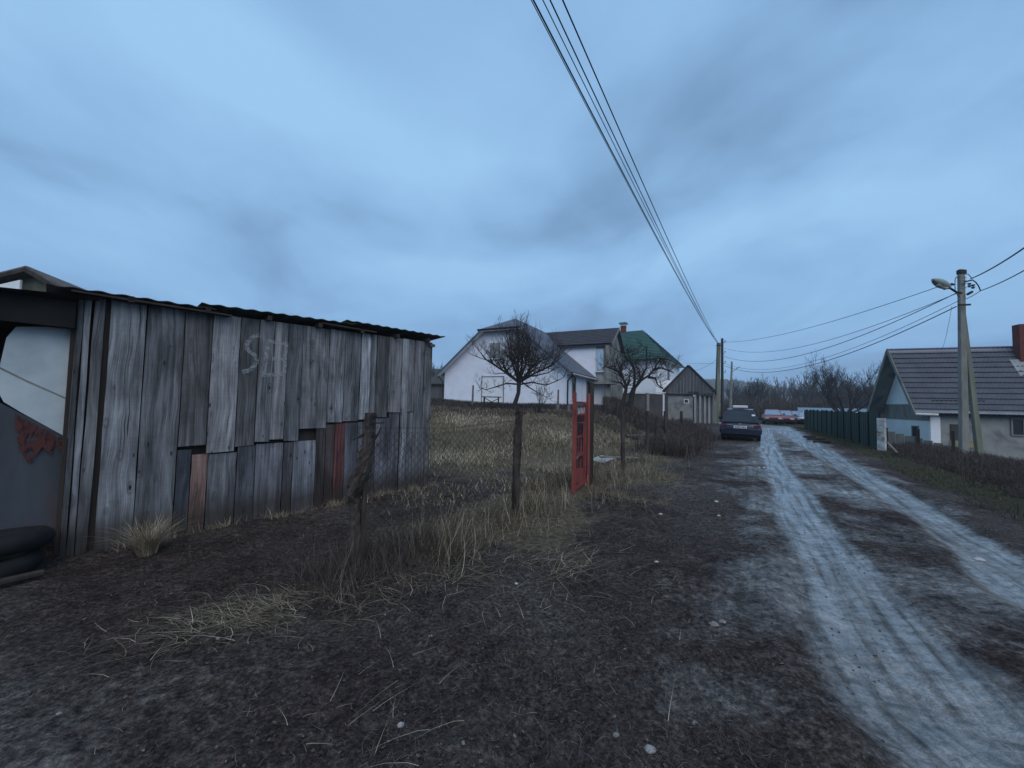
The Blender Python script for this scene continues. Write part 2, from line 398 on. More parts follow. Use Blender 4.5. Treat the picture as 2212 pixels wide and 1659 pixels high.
def ground_mat():
    m, t, b = newmat('soil_and_mud')
    geo = N(t, 'ShaderNodeNewGeometry'); P = geo.outputs['Position']
    def at(n):
        a = N(t, 'ShaderNodeAttribute'); a.attribute_name = n; return a.outputs['Fac']
    big = noise(t, P, .45, 5, .6, .3); mid = noise(t, P, 2.3, 6, .62, .2); fine = noise(t, P, 14, 6, .68); grit = noise(t, P, 60, 3, .7)
    soil = mixc(t, ramp(t, mid, [(.36, 0.0), (.66, 1.0)]), (.028, .019, .018), (.062, .046, .040))
    soil = mixc(t, ramp(t, big, [(.45, 0.0), (.62, .8)]), soil, (.075, .066, .060))
    soil = mixc(t, 1.0, soil, ramp(t, fine, [(.3, .4), (.5, 1.0), (.72, 1.9)]), 'MULTIPLY')
    clay = mixc(t, ramp(t, mid, [(.35, 0.0), (.7, 1.0)]), (.135, .13, .122), (.31, .30, .285))
    clay = mixc(t, 1.0, clay, ramp(t, fine, [(.3, .45), (.5, 1.0), (.7, 1.25)]), 'MULTIPLY')
    dim = noise(t, mapping(t, P, (7, 16, 7), rot=(0, 0, R_(-28))), 1.0, 3, .55)
    clay = mixc(t, 1.0, clay, ramp(t, dim, [(.32, .38), (.48, 1.0), (.7, 1.15)]), 'MULTIPLY')
    sd = noise(t, P, 42, 4, .7)
    soil = mixc(t, 1.0, soil, ramp(t, sd, [(.36, .35), (.5, 1.0), (.66, 2.1)]), 'MULTIPLY')
    clay = mixc(t, 1.0, clay, ramp(t, sd, [(.34, .6), (.5, 1.0), (.68, 1.25)]), 'MULTIPLY')
    # dry grass litter
    lit = mixc(t, ramp(t, fine, [(.36, 0.0), (.66, 1.0)]), (.07, .054, .036), (.19, .152, .098))
    vrg = mixc(t, ramp(t, fine, [(.36, 0.0), (.66, 1.0)]), (.024, .024, .012), (.062, .056, .028))
    jit = mathn(t, 'MULTIPLY', mathn(t, 'SUBTRACT', mathn(t, 'ADD', mathn(t, 'MULTIPLY', mid, .6), mathn(t, 'MULTIPLY', fine, .5)), .55), 1.3)
    gm = ramp(t, mathn(t, 'ADD', at('grassy'), jit), [(.35, 0.0), (.75, 1.0)])
    vm = ramp(t, mathn(t, 'ADD', at('verge'), jit), [(.35, 0.0), (.75, 1.0)])
    rm = ramp(t, mathn(t, 'ADD', at('road'), mathn(t, 'MULTIPLY', jit, .7)), [(.22, 0.0), (.80, 1.0)])
    c = mixc(t, gm, soil, lit); c = mixc(t, vm, c, vrg); c = mixc(t, rm, c, clay)
    L(t, c, b.inputs['Base Color'])
    # wheel-drawn streaks running with the lane
    sy = N(t, 'ShaderNodeSeparateXYZ'); L(t, P, sy.inputs[0])
    sv = N(t, 'ShaderNodeCombineXYZ'); L(t, mathn(t, 'MULTIPLY', at('lat'), 11.0), sv.inputs[0]); L(t, mathn(t, 'MULTIPLY', sy.outputs[1], .55), sv.inputs[1])
    stk = noise(t, sv.outputs[0], 1.0, 4, .6)
    c = mixc(t, rm, c, mixc(t, 1.0, c, ramp(t, stk, [(.34, .5), (.5, 1.0), (.68, 1.3)]), 'MULTIPLY'))
    L(t, c, b.inputs['Base Color'])
    # wet mud: the wetter, the smoother
    wet = at('wet')
    wj = mathn(t, 'MULTIPLY', ramp(t, mathn(t, 'ADD', wet, mathn(t, 'MULTIPLY', jit, .8)), [(.1, 0.0), (.8, 1.0)]), ramp(t, stk, [(.36, .35), (.55, 1.0)]))
    rgh = mathn(t, 'MULTIPLY_ADD', wj, -.62, .93)
    L(t, rgh, b.inputs['Roughness'])
    L(t, mathn(t, 'MULTIPLY_ADD', wj, .55, .15), b.inputs['Specular IOR Level'])
    # a film of water in the wheel tracks
    L(t, mathn(t, 'MULTIPLY', wj, ramp(t, noise(t, P, 3.5, 4, .6), [(.35, .35), (.6, 1.0)])), b.inputs['Coat Weight'])
    b.inputs['Coat Roughness'].default_value = .22; b.inputs['Coat IOR'].default_value = 1.45
    h = mathn(t, 'ADD', mathn(t, 'MULTIPLY', fine, 1.0), mathn(t, 'ADD', mathn(t, 'MULTIPLY', grit, .4), mathn(t, 'MULTIPLY', mid, 1.3)))
    bump(t, b, h, .06, .85)
    MATS['ground'] = m
ground_mat()

# ------------------------------------------------------------------ GROUND: one sheet out to the horizon, lane cut out of it as its own object
def build_ground():
    nr, na = 760, 900
    rr = np.concatenate([[0.0], 0.35 * (900 / 0.35) ** (np.linspace(0, 1, nr) ** 1.12)])
    rr = np.concatenate([rr, [1150.0]])
    # angles denser in front
    a = np.linspace(-1, 1, na + 1)[:-1]
    ang = R_(105) * a * (0.72 + 0.28 * np.abs(a) ** 6) / 1.0
    front = np.linspace(-R_(66), R_(66), 760)
    back = np.linspace(R_(66), 2 * math.pi - R_(66), 72)[1:-1]
    ang = np.concatenate([front, back]); na = len(ang)
    RR, AA = np.meshgrid(rr[1:], ang, indexing='ij')
    X = RR * np.sin(AA); Y = RR * np.cos(AA)
    n = X.shape[0]
    Z = H(X, Y)
    far = sstep(60, 160, RR)
    Z = Z * (1 - far) + far * (-0.2)
    V = np.stack([X.ravel(), Y.ravel(), Z.ravel()], 1)
    idx = np.arange(n * na).reshape(n, na)
    a0 = idx[:-1]; a1 = np.roll(idx, -1, axis=1)[:-1]; b0 = idx[1:]; b1 = np.roll(idx, -1, axis=1)[1:]
    Q = np.stack([a0.ravel(), a1.ravel(), b1.ravel(), b0.ravel()], 1)[:, ::-1]
    x, y = V[:, 0], V[:, 1]
    tl, tr, ins, sh, dm, sm, dl, sl, dr, sr = masks(x, y)
    nz = fbm(x * .8 + 9, y * .8, 4)
    nz2 = fbm(x * .35 + 30, y * .9, 4)
    tracks = np.maximum(tl, tr * .95)
    midpatch = ins * np.clip(.52 + 1.0 * nz + .45 * sstep(9, 17, y) + .30 * (1 - sstep(2.2, 4.2, y)), .14, .95) * .74
    road = np.maximum(np.maximum(tracks, midpatch), sh * np.clip(.36 + .9 * nz2, 0, .6))
    near = np.clip(1 - np.abs(np.hypot(x - .3, y - 1.1)) / 2.2, 0, 1)
    road = np.maximum(road, near * (.15 + 1.3 * np.clip(nz + .15, 0, 1)) * np.exp(-((x - .10 - .1 * (y - 1.5)) / .3) ** 2))
    road = np.maximum(road, .30 * (1 - sstep(.5, 2.4, np.hypot(x + 2.2, y - 1.0))))
    wet = np.maximum(tracks, midpatch * .4); wet = np.maximum(wet, road * .55)
    df, sf, _ = polydist(x, y, FENCE)
    left = np.where(sf < 0, df, -df)
    field = sstep(.2, 1.4, left) * sstep(5.5, 8.0, y + nz * 2)
    brow = sstep(18, 20.5, y + nz * 3)
    grassy = field * (1 - .75 * brow) * (.35 + .6 * sstep(7.5, 10, y + nz * 2))
    grassy = np.maximum(grassy, .9 * (1 - sstep(.35, 1.2, np.abs(left - .1) + nz * .8)) * sstep(3.2, 5, y) * (1 - sstep(10, 15, y)))
    for (cx, cy, r, k_) in [(-1.65, 2.8, .5, .45), (.25, 4.35, .6, .7), (1.9, 6.6, .8, 1), (2.7, 8.3, 1.0, 1)]:
        grassy = np.maximum(grassy, k_ * (1 - sstep(r * .1, r * 1.5, np.hypot(x - cx, y - cy) + nz * 1.1)))
    r = np.where(sm > 0, dm, 0)
    verge = sstep(1.7, 2.3, r + nz * .4)
    at = {'road': np.clip(road * (1 - verge * (1 - tr)), 0, 1), 'wet': np.clip(wet, 0, 1), 'grassy': np.clip(grassy, 0, 1), 'verge': verge * .95, 'lat': np.clip(dl * sl, -6, 6)}
    roadv = (np.maximum(ins, np.maximum(tl, tr)) > .25) & (V[:, 1] > -3)
    isr = roadv[Q].sum(1) >= 3
    for nm, sel in (('ground', ~isr), ('road', isr)):
        q = Q[sel]; used = np.unique(q); mp = np.zeros(len(V), int); mp[used] = np.arange(len(used))
        vv = V[used]; 
        q2 = mp[q]
        fast_mesh(nm, vv, q2, MATS['ground'], attrs={k: v[used] for k, v in at.items()}, smooth=True, kind='structure')
    # the disc right under the camera
    k = na; vv = np.vstack([V[:k], [[0, 0, float(Z[0].mean())]]])
    tri = np.stack([np.arange(k), (np.arange(k) + 1) % k, np.full(k, k)], 1)[:, ::-1]
    fast_mesh('ground', vv, tri, MATS['ground'], attrs={kk: np.append(v[:k], v[0]) for kk, v in at.items()}, kind='structure')
build_ground()

# ------------------------------------------------------------------ HILL with its wood, far off
def build_hill():
    xs = np.linspace(-150, 900, 140); ys = np.linspace(380, 800, 50)
    X, Y = np.meshgrid(xs, ys, indexing='ij')
    prof = np.interp(xs, [-150, 150, 270, 300, 335, 380, 440, 520, 700, 900], [14, 26, 37, 39, 34, 24, 14, 10, 11, 8])
    Z = prof[:, None] * np.sin(np.clip((Y - 380) / 420, 0, 1) * math.pi) ** .8 + 2.5 * fbm(X * .02, Y * .02, 4) - 1.0
    V = np.stack([X.ravel(), Y.ravel(), Z.ravel()], 1); idx = np.arange(X.size).reshape(X.shape)
    Q = np.stack([idx[:-1, :-1].ravel(), idx[1:, :-1].ravel(), idx[1:, 1:].ravel(), idx[:-1, 1:].ravel()], 1)
    fast_mesh('hill', V, Q, MATS['wool_hill'], kind='structure', smooth=True)
    rs = np.random.RandomState(3); n = 5200
    px = rs.uniform(-100, 850, n); py = rs.uniform(395, 620, n)
    pz = np.interp(px, xs, prof) * np.sin(np.clip((py - 380) / 420, 0, 1) * math.pi) ** .8 + 2.5 * fbm(px * .02, py * .02, 4) - 1.0
    # small conical / rounded crowns, six-sided, two tiers
    hh = rs.uniform(3, 6.5, n); rad = rs.uniform(1.6, 3.2, n); k = 6
    th = np.arange(k) * 2 * math.pi / k
    ringr = [1.0, .75, .0]; ringz = [.25, .65, 1.0]
    V = []
    for rr_, rz_ in zip(ringr, ringz):
        jx = rr_ * rad[:, None] * np.cos(th)[None] * rs.uniform(.7, 1.3, (n, k)); jy = rr_ * rad[:, None] * np.sin(th)[None] * rs.uniform(.7, 1.3, (n, k))
        V.append(np.stack([px[:, None] + jx, py[:, None] + jy, (pz + hh * rz_)[:, None] + np.zeros((n, k))], 2))
    V.insert(0, np.stack([px[:, None] + np.zeros((n, k)), py[:, None] + np.zeros((n, k)), pz[:, None] + np.zeros((n, k))], 2))
    V = np.stack(V, 1).reshape(-1, 3); Q = []
    base = np.arange(n) * 4 * k
    for r_ in range(3):
        for j in range(k):
            Q.append(np.stack([base + r_ * k + j, base + r_ * k + (j + 1) % k, base + (r_ + 1) * k + (j + 1) % k, base + (r_ + 1) * k + j], 1))
    fast_mesh('hillside_wood', V, np.concatenate(Q), MATS['wool_hill'], kind='stuff', label='bluish wooded hillside far beyond the lane', cat='forest')
build_hill()

# ------------------------------------------------------------------ generic pieces
def tile_sheet(s_len, d_len, step=.35, wave=.185, amp=.032, lip=.085, sub=4):
    """pressed metal roof tile: x along the eave, y down the slope, z outward"""
    nx = int(round(s_len / wave)) * sub + 1; xs = np.linspace(0, s_len, nx)
    wz = amp * (np.abs(np.sin(np.pi * xs / wave)) ** 1.4)
    rows = int(math.ceil(d_len / step)); V = []; Q = []
    yy = []
    for r in range(rows):
        y0 = r * step; y1 = min((r + 1) * step, d_len)
        yy += [(y0 - (.02 if r else 0), 0.0), (y1, lip)]
    for (y, zo) in yy: V.append(np.stack([xs, np.full(nx, y), wz + zo], 1))
    V = np.concatenate(V); m = len(yy); idx = np.arange(m * nx).reshape(m, nx)
    Q = np.stack([idx[:-1, :-1].ravel(), idx[:-1, 1:].ravel(), idx[1:, 1:].ravel(), idx[1:, :-1].ravel()], 1)
    return V, Q
def tiled_plane(name, mat, parent, org, ex, ed, s_len, d_len, clip=None, lip_shade_mat='tile_lip_shade', **kw):
    V, Q = tile_sheet(s_len, d_len)
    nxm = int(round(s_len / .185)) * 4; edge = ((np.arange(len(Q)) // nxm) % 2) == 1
    if clip is not None:
        c = (V[Q].mean(1)); k_ = clip(c[:, 0], c[:, 1]); Q = Q[k_]; edge = edge[k_]
    ex = np.array(ex, float); ed = np.array(ed, float); en = np.cross(ed, ex); en /= np.linalg.norm(en)
    if en[2] < 0: en = -en
    W = np.array(org, float)[None] + V[:, :1] * ex + V[:, 1:2] * ed + V[:, 2:3] * en
    o = fast_mesh(name, W, Q, MATS[mat], parent=parent, smooth=False, **kw)
    o.data.materials.append(MATS[lip_shade_mat]); o.data.polygons.foreach_set('material_index', edge.astype(np.int32)); o.data.update()  # lip faces take the dark colour that paints shade between the rows
    return o
def window(parent, c, wd, ht, face, frame='trim_white', glass='dark_glass', bars=1, sill=True):
    """face: unit vector the window looks along (horizontal, local); c = centre on the wall plane"""
    face = Vector(face).normalized(); sx = Vector((0, 0, 1)).cross(face).normalized(); c = Vector(c)
    rot = math.atan2(sx.y, sx.x); fw = .06
    m = MB()
    for s in (-1, 1):
        m.box(c + sx * s * (wd / 2 - fw / 2) + face * .02, (fw, .08, ht), rz=rot)
        m.box(c + Vector((0, 0, s * (ht / 2 - fw / 2))) + face * .021, (wd - 2 * fw - .004, .08, fw), rz=rot)
    for k in range(bars):
        x = -wd / 2 + wd * (k + 1) / (bars + 1); m.box(c + sx * x + face * .018, (.045, .07, ht - 2 * fw - .004), rz=rot)
    fr = m.obj('window', MATS[frame], parent)
    g = MB().box(c + face * .012, (wd - fw, .03, ht - fw), rz=rot).obj('pane', MATS[glass], fr)
    if sill: MB().box(c + Vector((0, 0, -ht / 2 - .03)) + face * .06, (wd + .12, .16, .05), rz=rot).obj('sill', MATS['trim_white'], fr)
    return fr

# ------------------------------------------------------------------ 1. THE WOODEN SHED
A = gp(180, 1190); A.z = 0
ALEN = 4.15
SROT = math.atan2(.771, .6386)
DS = Vector((math.cos(SROT), math.sin(SROT), 0)); DO = Vector((DS.y, -DS.x, 0))     # along the wall, outward
def wc(u, v, off=0.0):
    r = ray(u, v); o = Vector((0, 0, CAM_H)); k = ((A + DO * off) - o).dot(DO) / r.dot(DO)
    p = o + r * k; return (p - A).dot(DS), p.z
shed = empty('wooden_shed', (A.x, A.y, 0), SROT, 'weathered grey plank shed patched with odd boards, chalk letters on its wall', 'shed')
def zoff(u2, y2): return ((700 + u2 / 1.659) / 1.736, (1100 + y2 / 1.659) / 1.736)
def zoff1(u1, y1): return (u1 / 2.322, (960 + y1 / 1.338) / 1.736)
rng = random.Random(5)
def topz(t): return 2.50 + .028 * t
boards = []
def board(t0, t1, z0, z1, colr, y=0.0, skew=0.0, topskew=0.0, label=None):
    """one board, cut slightly unevenly; front face at local y = -y-.022"""
    n = 7; m = MB(); vs = []; th = .022
    lt = rng.uniform(-.002, .002)
    for i in range(n):
        k = i / (n - 1); z = z0 + (z1 - z0) * k
        wl = rng.uniform(-.0035, .0035); wr = rng.uniform(-.0035, .0035); bow = .004 * math.sin(k * math.pi) * rng.uniform(-1, 1)
        a = t0 + .005 + wl + skew * k; b = t1 - .005 + wr + skew * k
        za = z + (topskew if i == n - 1 else 0); 
        if i == 0: za = z + rng.uniform(-.01, .01)
        vs += [(a, -y - th + lt + bow, z), (b, -y - th - lt + bow, za), (b, -y - lt + bow, za), (a, -y + lt + bow, z)]
    fs = []
    for i in range(n - 1):
        for j in range(4): fs.append((i * 4 + j, i * 4 + (j + 1) % 4, (i + 1) * 4 + (j + 1) % 4, (i + 1) * 4 + j))
    fs += [(3, 2, 1, 0), tuple((n - 1) * 4 + j for j in range(4))]
    m.add(vs, fs)
    o = m.obj('board', MATS['shed_wood'], shed, label=label); o.color = (*colr, 1)
    boards.append((t0, t1, z0, z1, y + th)); return o
G = lambda k, b=0.0: (.222 * k ** 1.6 * (1 + .01 - b), .222 * k ** 1.6, .228 * k ** 1.6 * (1 + b * .6))
# upper course: edges (u at v ~ 775), lower end v, tone
up_edges1 = [(166, .62), (177, .95), (194, .75), (219, .9)]
ue = [(zoff1(385, 400), .62), (zoff1(412, 400), .9), (zoff1(452, 400), .7), (zoff1(512, 400), .0)]
def tt(p): return wc(*p)[0]
full = [(tt(zoff1(412, 400)) - .045, tt(zoff1(412, 400)), .55), (tt(zoff1(412, 400)), tt(zoff1(452, 400)), .9), (tt(zoff1(452, 400)), tt(zoff1(515, 400)), .78),
        (tt(zoff1(545, 400)), tt(zoff1(730, 400)), .98), (tt(zoff1(730, 400)), tt(zoff1(922, 400)), .88)]
for i, (a, b, k) in enumerate(full):
    board(a, b, -.05, topz(a) + .02, G(k, rng.uniform(0, .05)), y=.004 * (i % 2), skew=(-.0 if i != 2 else .012))
MB().box(((full[2][1] + full[3][0]) / 2, .02, 1.2), (.14, .02, 2.5)).obj('backing_board', MATS['wood_dark'], shed)
seam = lambda u2, y2: wc(*zoff(u2, y2))[1]
t_start_low = full[-1][1]
up = [(None, zoff(148, 400), 945, .62), (zoff(148, 400), zoff(322, 400), 985, 1.05), (zoff(322, 400), zoff(440, 400), 948, .66), (zoff(440, 400), zoff(532, 400), 918, .85),
      (zoff(532, 400), zoff(620, 400), 905, .95), (zoff(620, 400), zoff(712, 400), 912, .72), (zoff(712, 400), zoff(880, 400), 838, 1.0),
      (zoff(880, 400), zoff(978, 400), 800, 1.2), (zoff(978, 400), zoff(1075, 400), 793, .82), (zoff(1075, 400), zoff(1135, 400), 783, 1.3),
      (zoff(1135, 400), zoff(1176, 400), 770, .85), (zoff(1176, 400), zoff(1252, 400), 768, .58), (zoff(1252, 400), zoff(1334, 400), 738, .92),
      (zoff(1334, 400), zoff(1372, 400), None, 1.25), (zoff(1372, 400), zoff(1414, 400), 735, .8), (zoff(1414, 400), zoff(1470, 400), None, .82), (zoff(1470, 400), zoff(1522, 400), None, .75)]
t_prev = t_start_low
for i, (a, b, ye, k) in enumerate(up):
    t0 = t_prev; t1 = wc(*b)[0]; t_prev = t1
    xm = ((a[0] if a else b[0] - 40) + b[0]) / 2
    z0 = -.05 if ye is None else wc(xm, (1100 + ye / 1.659) / 1.736)[1]
    board(t0, t1, z0, topz(t0) + .02, G(k, rng.uniform(-.02, .07)), y=.012 + .005 * (i % 2) + (.012 if i in (3, 9, 13) else 0), topskew=0)
TEND = t_prev
low = [(880, zoff1(950, 1150), 968, (.075, .085, .105)), (0, zoff1(1033, 1150), 990, (.25, .16, .135)), (0, zoff1(1178, 1150), 985, (.165, .165, .175)),
       (0, zoff(420, 1100), 942, (.10, .105, .12)), (0, zoff(592, 1100), 925, (.15, .15, .165)), (0, zoff(652, 1100), 922, (.105, .10, .11)),
       (0, zoff(792, 1100), 910, (.20, .21, .235)), (0, zoff(852, 1100), 815, (.06, .05, .052)), (0, zoff(908, 1100), 812, (.075, .058, .058)),
       (0, zoff(972, 1100), 805, (.12, .05, .047)), (0, zoff(1050, 1100), 800, (.13, .135, .155)), (0, zoff(1105, 1100), 795, (.14, .145, .16)), (0, zoff(1162, 1100), 780, (.12, .12, .14)),
       (0, zoff(1242, 1100), 772, (.145, .145, .165)), (0, zoff(1308, 1100), 740, (.12, .12, .135)), (0, None, None, None), (0, zoff(1394, 1100), 736, (.17, .175, .19))]
t_prev = t_start_low
for i, (_, b, ye, c) in enumerate(low):
    if b is None:
        t_prev = wc(*zoff(1352, 1100))[0]; continue
    t1 = wc(*b)[0]; t0 = t_prev; t_prev = t1
    um = wc_u = b[0]
    z1 = wc(b[0] - 12, (1100 + ye / 1.659) / 1.736)[1] if i > 1 else wc(b[0] - 18, (960 + (ye) / 1.338) / 1.736)[1]
    lab = {1: 'bare pinkish tan board in the lower course', 9: 'board with faded red paint in the lower course', 6: 'pale smooth board in the lower course'}.get(i)
    board(t0, t1, -.06, z1 - .012, c, y=-.004 + .006 * (i % 2) + (.012 if i in (6,) else 0), label=lab)
# frame: rails behind, corner post, end wall, back
MB().box((ALEN / 2, .035, 2.44), (ALEN, .04, .12)).obj('top_rail', MATS['wood_dark'], shed)
MB().box((ALEN / 2, .035, 1.2), (ALEN, .04, .12)).obj('middle_rail', MATS['wood_dark'], shed)
MB().box((ALEN / 2 - .08, .07, 1.22), (ALEN + .12, .01, 2.5)).obj('lining_sheet', MATS['wood_dark'], shed)
t = TEND
for k in range(14):
    y0 = .02 + k * .17
    mb = MB().box((TEND - .005 + .004 * (k % 2), y0 + .083, 1.27), (.022, .164, 2.6)); o = mb.obj('board', MATS['shed_wood'], shed); o.color = (*G(rng.uniform(.7, 1.1)), 1)
MB().box((TEND - .07, .11, 1.25), (.1, .1, 2.5)).obj('corner_post', MATS['wood_weathered'], shed)
MB().box((TEND - .03, -.035, topz(TEND) - .04), (.12, .06, .05)).obj('rafter_end', MATS['wood_weathered'], shed)
# roof sheets: corrugated, profile across the front edge, falling to the back
def corr_sheet(t0, t1, zl, zr, y0, y1, drop, name='roof_sheet', amp=.007, pitch=.17):
    n = int((t1 - t0) / pitch * 8); ts = np.linspace(t0, t1, n + 1); wv = amp * np.cos(2 * np.pi * (ts - t0) / pitch)
    zz = zl + (zr - zl) * (ts - t0) / (t1 - t0)
    fr = np.stack([ts, np.full_like(ts, y0), zz + wv], 1); bk = np.stack([ts, np.full_like(ts, y1), zz + wv - drop], 1)
    V = np.concatenate([fr, bk, fr - [0, 0, .008], bk - [0, 0, .008]]); m = len(ts); i = np.arange(m - 1)
    Q = np.concatenate([np.stack([i, i + 1, i + 1 + m, i + m], 1), np.stack([i + 2 * m, i + 3 * m, i + 3 * m + 1, i + 2 * m + 1], 1), np.stack([i, i + 2 * m, i + 2 * m + 1, i + 1], 1)])
    return fast_mesh(name, V, Q, MATS['asbestos_dark'], parent=shed)
def roof_tz(u, v): return wc(u, v, .16)
ra = roof_tz(100, 612); rb = roof_tz(440, 656); rc = roof_tz(750, 692); rd = roof_tz(962, 727)
corr_sheet(ra[0], rb[0] + .12, ra[1] - .0, rb[1] - .035, -.16, 2.8, .25)
corr_sheet(rb[0] - .02, rc[0] + .14, rb[1] + .004, rc[1] - .03, -.17, 2.8, .25)
corr_sheet(rc[0], rd[0], rc[1] + .006, rd[1], -.16, 2.8, .25)
for (t0, t1, zz) in ((rb[0] - 1.0, rb[0] + .28, -.05), (rc[0] - .35, rc[0] + .5, -.045)):
    MB().box(((t0 + t1) / 2, -.10, np.interp((t0 + t1) / 2, [ra[0], rd[0]], [ra[1], rd[1]]) + zz - .01), (t1 - t0, .10, .02)).obj('batten', MATS['wood_dark'], shed)
for k in range(7):
    tk = .2 + k * .64; MB().box((tk, .3, topz(tk) + .035), (.05, .9, .06)).obj('rafter', MATS['wood_dark'], shed)

# chalk letters painted across the boards
def board_front(t, z):
    ys = [b[4] for b in boards if b[0] <= t <= b[1] and b[2] <= z <= b[3]]
    return max(ys) if ys else .034
def chalk():
    m, tn, b = newmat('chalk'); tc = N(tn, 'ShaderNodeTexCoord')
    n = noise(tn, tc.outputs['Object'], 26, 4, .7); f = ramp(tn, n, [(.36, 0.0), (.60, .6)])
    tr = N(tn, 'ShaderNodeBsdfTransparent'); mx = N(tn, 'ShaderNodeMixShader'); L(tn, f, mx.inputs[0]); L(tn, tr.outputs[0], mx.inputs[1]); L(tn, b.outputs[0], mx.inputs[2])
    b.inputs['Base Color'].default_value = (.42, .44, .46, 1); b.inputs['Roughness'].default_value = .9
    out = [x for x in tn.nodes if x.type == 'OUTPUT_MATERIAL'][0]; L(tn, mx.outputs[0], out.inputs[0]); MATS['chalk'] = m
chalk()
def ragged():
    m, tn, b = newmat('rust_ragged'); tc = N(tn, 'ShaderNodeTexCoord')
    n = noise(tn, mapping(tn, tc.outputs['Object'], (1, 1, .45)), 22, 5, .65); f = ramp(tn, n, [(.44, 0.0), (.52, .95)])
    tr = N(tn, 'ShaderNodeBsdfTransparent'); mx = N(tn, 'ShaderNodeMixShader'); L(tn, f, mx.inputs[0]); L(tn, tr.outputs[0], mx.inputs[1]); L(tn, b.outputs[0], mx.inputs[2])
    b.inputs['Base Color'].default_value = (.085, .026, .024, 1); b.inputs['Roughness'].default_value = .9
    out = [x for x in tn.nodes if x.type == 'OUTPUT_MATERIAL'][0]; L(tn, mx.outputs[0], out.inputs[0]); MATS['rust_ragged'] = m
def ragged2():
    m, tn, b = newmat('smudge_ragged'); tc = N(tn, 'ShaderNodeTexCoord')
    n = noise(tn, mapping(tn, tc.outputs['Object'], (1, 1, .35)), 34, 5, .7); f = ramp(tn, n, [(.42, 0.0), (.56, .92)])
    tr = N(tn, 'ShaderNodeBsdfTransparent'); mx = N(tn, 'ShaderNodeMixShader'); L(tn, f, mx.inputs[0]); L(tn, tr.outputs[0], mx.inputs[1]); L(tn, b.outputs[0], mx.inputs[2])
    b.inputs['Base Color'].default_value = (.03, .014, .018, 1); b.inputs['Roughness'].default_value = .85
    out = [x for x in tn.nodes if x.type == 'OUTPUT_MATERIAL'][0]; L(tn, mx.outputs[0], out.inputs[0]); MATS['smudge_ragged'] = m
ragged2()
ragged()
def stroke(letter, pts, wd=.05):
    """sampled ribbon that steps with the board faces"""
    P = [wc(*zoff(*p)) for p in pts]; S = []
    for (a, b) in zip(P[:-1], P[1:]):
        n = max(2, int(math.hypot(b[0] - a[0], b[1] - a[1]) / .012))
        for i in range(n): k = i / n; S.append((a[0] + (b[0] - a[0]) * k, a[1] + (b[1] - a[1]) * k))
    S.append(P[-1])
    for i in range(len(S) - 1):
        (t0, z0), (t1, z1) = S[i], S[i + 1]; dx, dz = t1 - t0, z1 - z0; l = math.hypot(dx, dz) or 1; nx, nz = -dz / l * wd / 2, dx / l * wd / 2
        yf = -max(board_front((t0 + t1) / 2 + s * nx, (z0 + z1) / 2 + s * nz) for s in (-1, 0, 1)) - .004
        letter.add([(t0 + nx, yf, z0 + nz), (t0 - nx, yf, z0 - nz), (t1 - nx, yf, z1 - nz), (t1 + nx, yf, z1 + nz)], [(0, 1, 2, 3)])
s1 = MB(); stroke(s1, [(447, 262), (415, 268), (385, 290), (366, 325), (372, 352), (400, 372), (425, 395), (428, 425), (412, 455), (385, 480), (338, 490)]); s1.obj('chalk_letter', MATS['chalk'], shed, label='faint chalk letter S')
s2 = MB(); stroke(s2, [(490, 300), (625, 318)], .05); stroke(s2, [(500, 300), (482, 420), (470, 525)]); stroke(s2, [(520, 408), (610, 412)]); stroke(s2, [(470, 512), (610, 500)]); stroke(s2, [(612, 325), (604, 420), (600, 500)]); s2.obj('chalk_letter', MATS['chalk'], shed, label='faint chalk letter E with a closing stroke')

# ------------------------------------------------------------------ 2. DARK OPEN BAY at the shed's left
bay = empty('open_bay', (A.x, A.y, 0), SROT, 'dark open lean-to bay joined to the left end of the plank shed', 'shed')
BZ = wc(0, 622, .14)
MB().slab([(-2.6, -.14, BZ[1] - .25), (BZ[0], -.14, BZ[1]), (-.02, -.14, 2.50), (-.02, 2.6, 2.30), (-2.6, 2.6, 2.0)], .05).obj('roof_sheet', MATS['asbestos_dark'], bay)
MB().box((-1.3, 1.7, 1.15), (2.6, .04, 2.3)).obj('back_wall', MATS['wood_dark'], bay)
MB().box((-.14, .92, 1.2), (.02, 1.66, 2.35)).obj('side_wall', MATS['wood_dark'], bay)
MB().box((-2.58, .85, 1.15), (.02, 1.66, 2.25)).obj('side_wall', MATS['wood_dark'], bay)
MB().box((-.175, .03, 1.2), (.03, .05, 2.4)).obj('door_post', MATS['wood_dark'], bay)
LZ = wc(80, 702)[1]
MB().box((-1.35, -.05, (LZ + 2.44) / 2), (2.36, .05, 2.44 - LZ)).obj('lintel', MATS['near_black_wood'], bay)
# the painted sheet leaning inside the bay
OFFP = -.10
def pc(u, v): t_, z_ = wc(u, v, OFFP); return t_, z_
def flat_poly(uvs, y, th, name, mat, parent, **kw):
    P = [pc(u, v) for u, v in uvs]
    return MB().slab([(t_, y, z_) for t_, z_ in P], th).obj(name, MATS[mat], parent, **kw)
sheet = empty('painted_metal_sheet', (A.x, A.y, 0), SROT, 'old metal sheet in the dark bay, white above and grey with rust below', 'metal sheet')
def curve_poly(uvs): return uvs
flat_poly([(-40, 1150), (150, 1150), (163, 945), (70, 905), (-40, 850)][::1], .10, .012, 'grey_half', 'panel_grey', sheet)
flat_poly([(-10, 835), (8, 868), (45, 890), (90, 915), (150, 948), (156, 880), (163, 780), (165, 712), (100, 706), (35, 706), (14, 730), (2, 780)], .085, .012, 'white_half', 'panel_white', sheet)
flat_poly([(33, 893), (143, 950), (137, 952), (132, 975), (118, 968), (108, 985), (92, 965), (62, 1002), (40, 965), (34, 930)], .083, .006, 'rust_patch', 'rust_ragged', sheet)
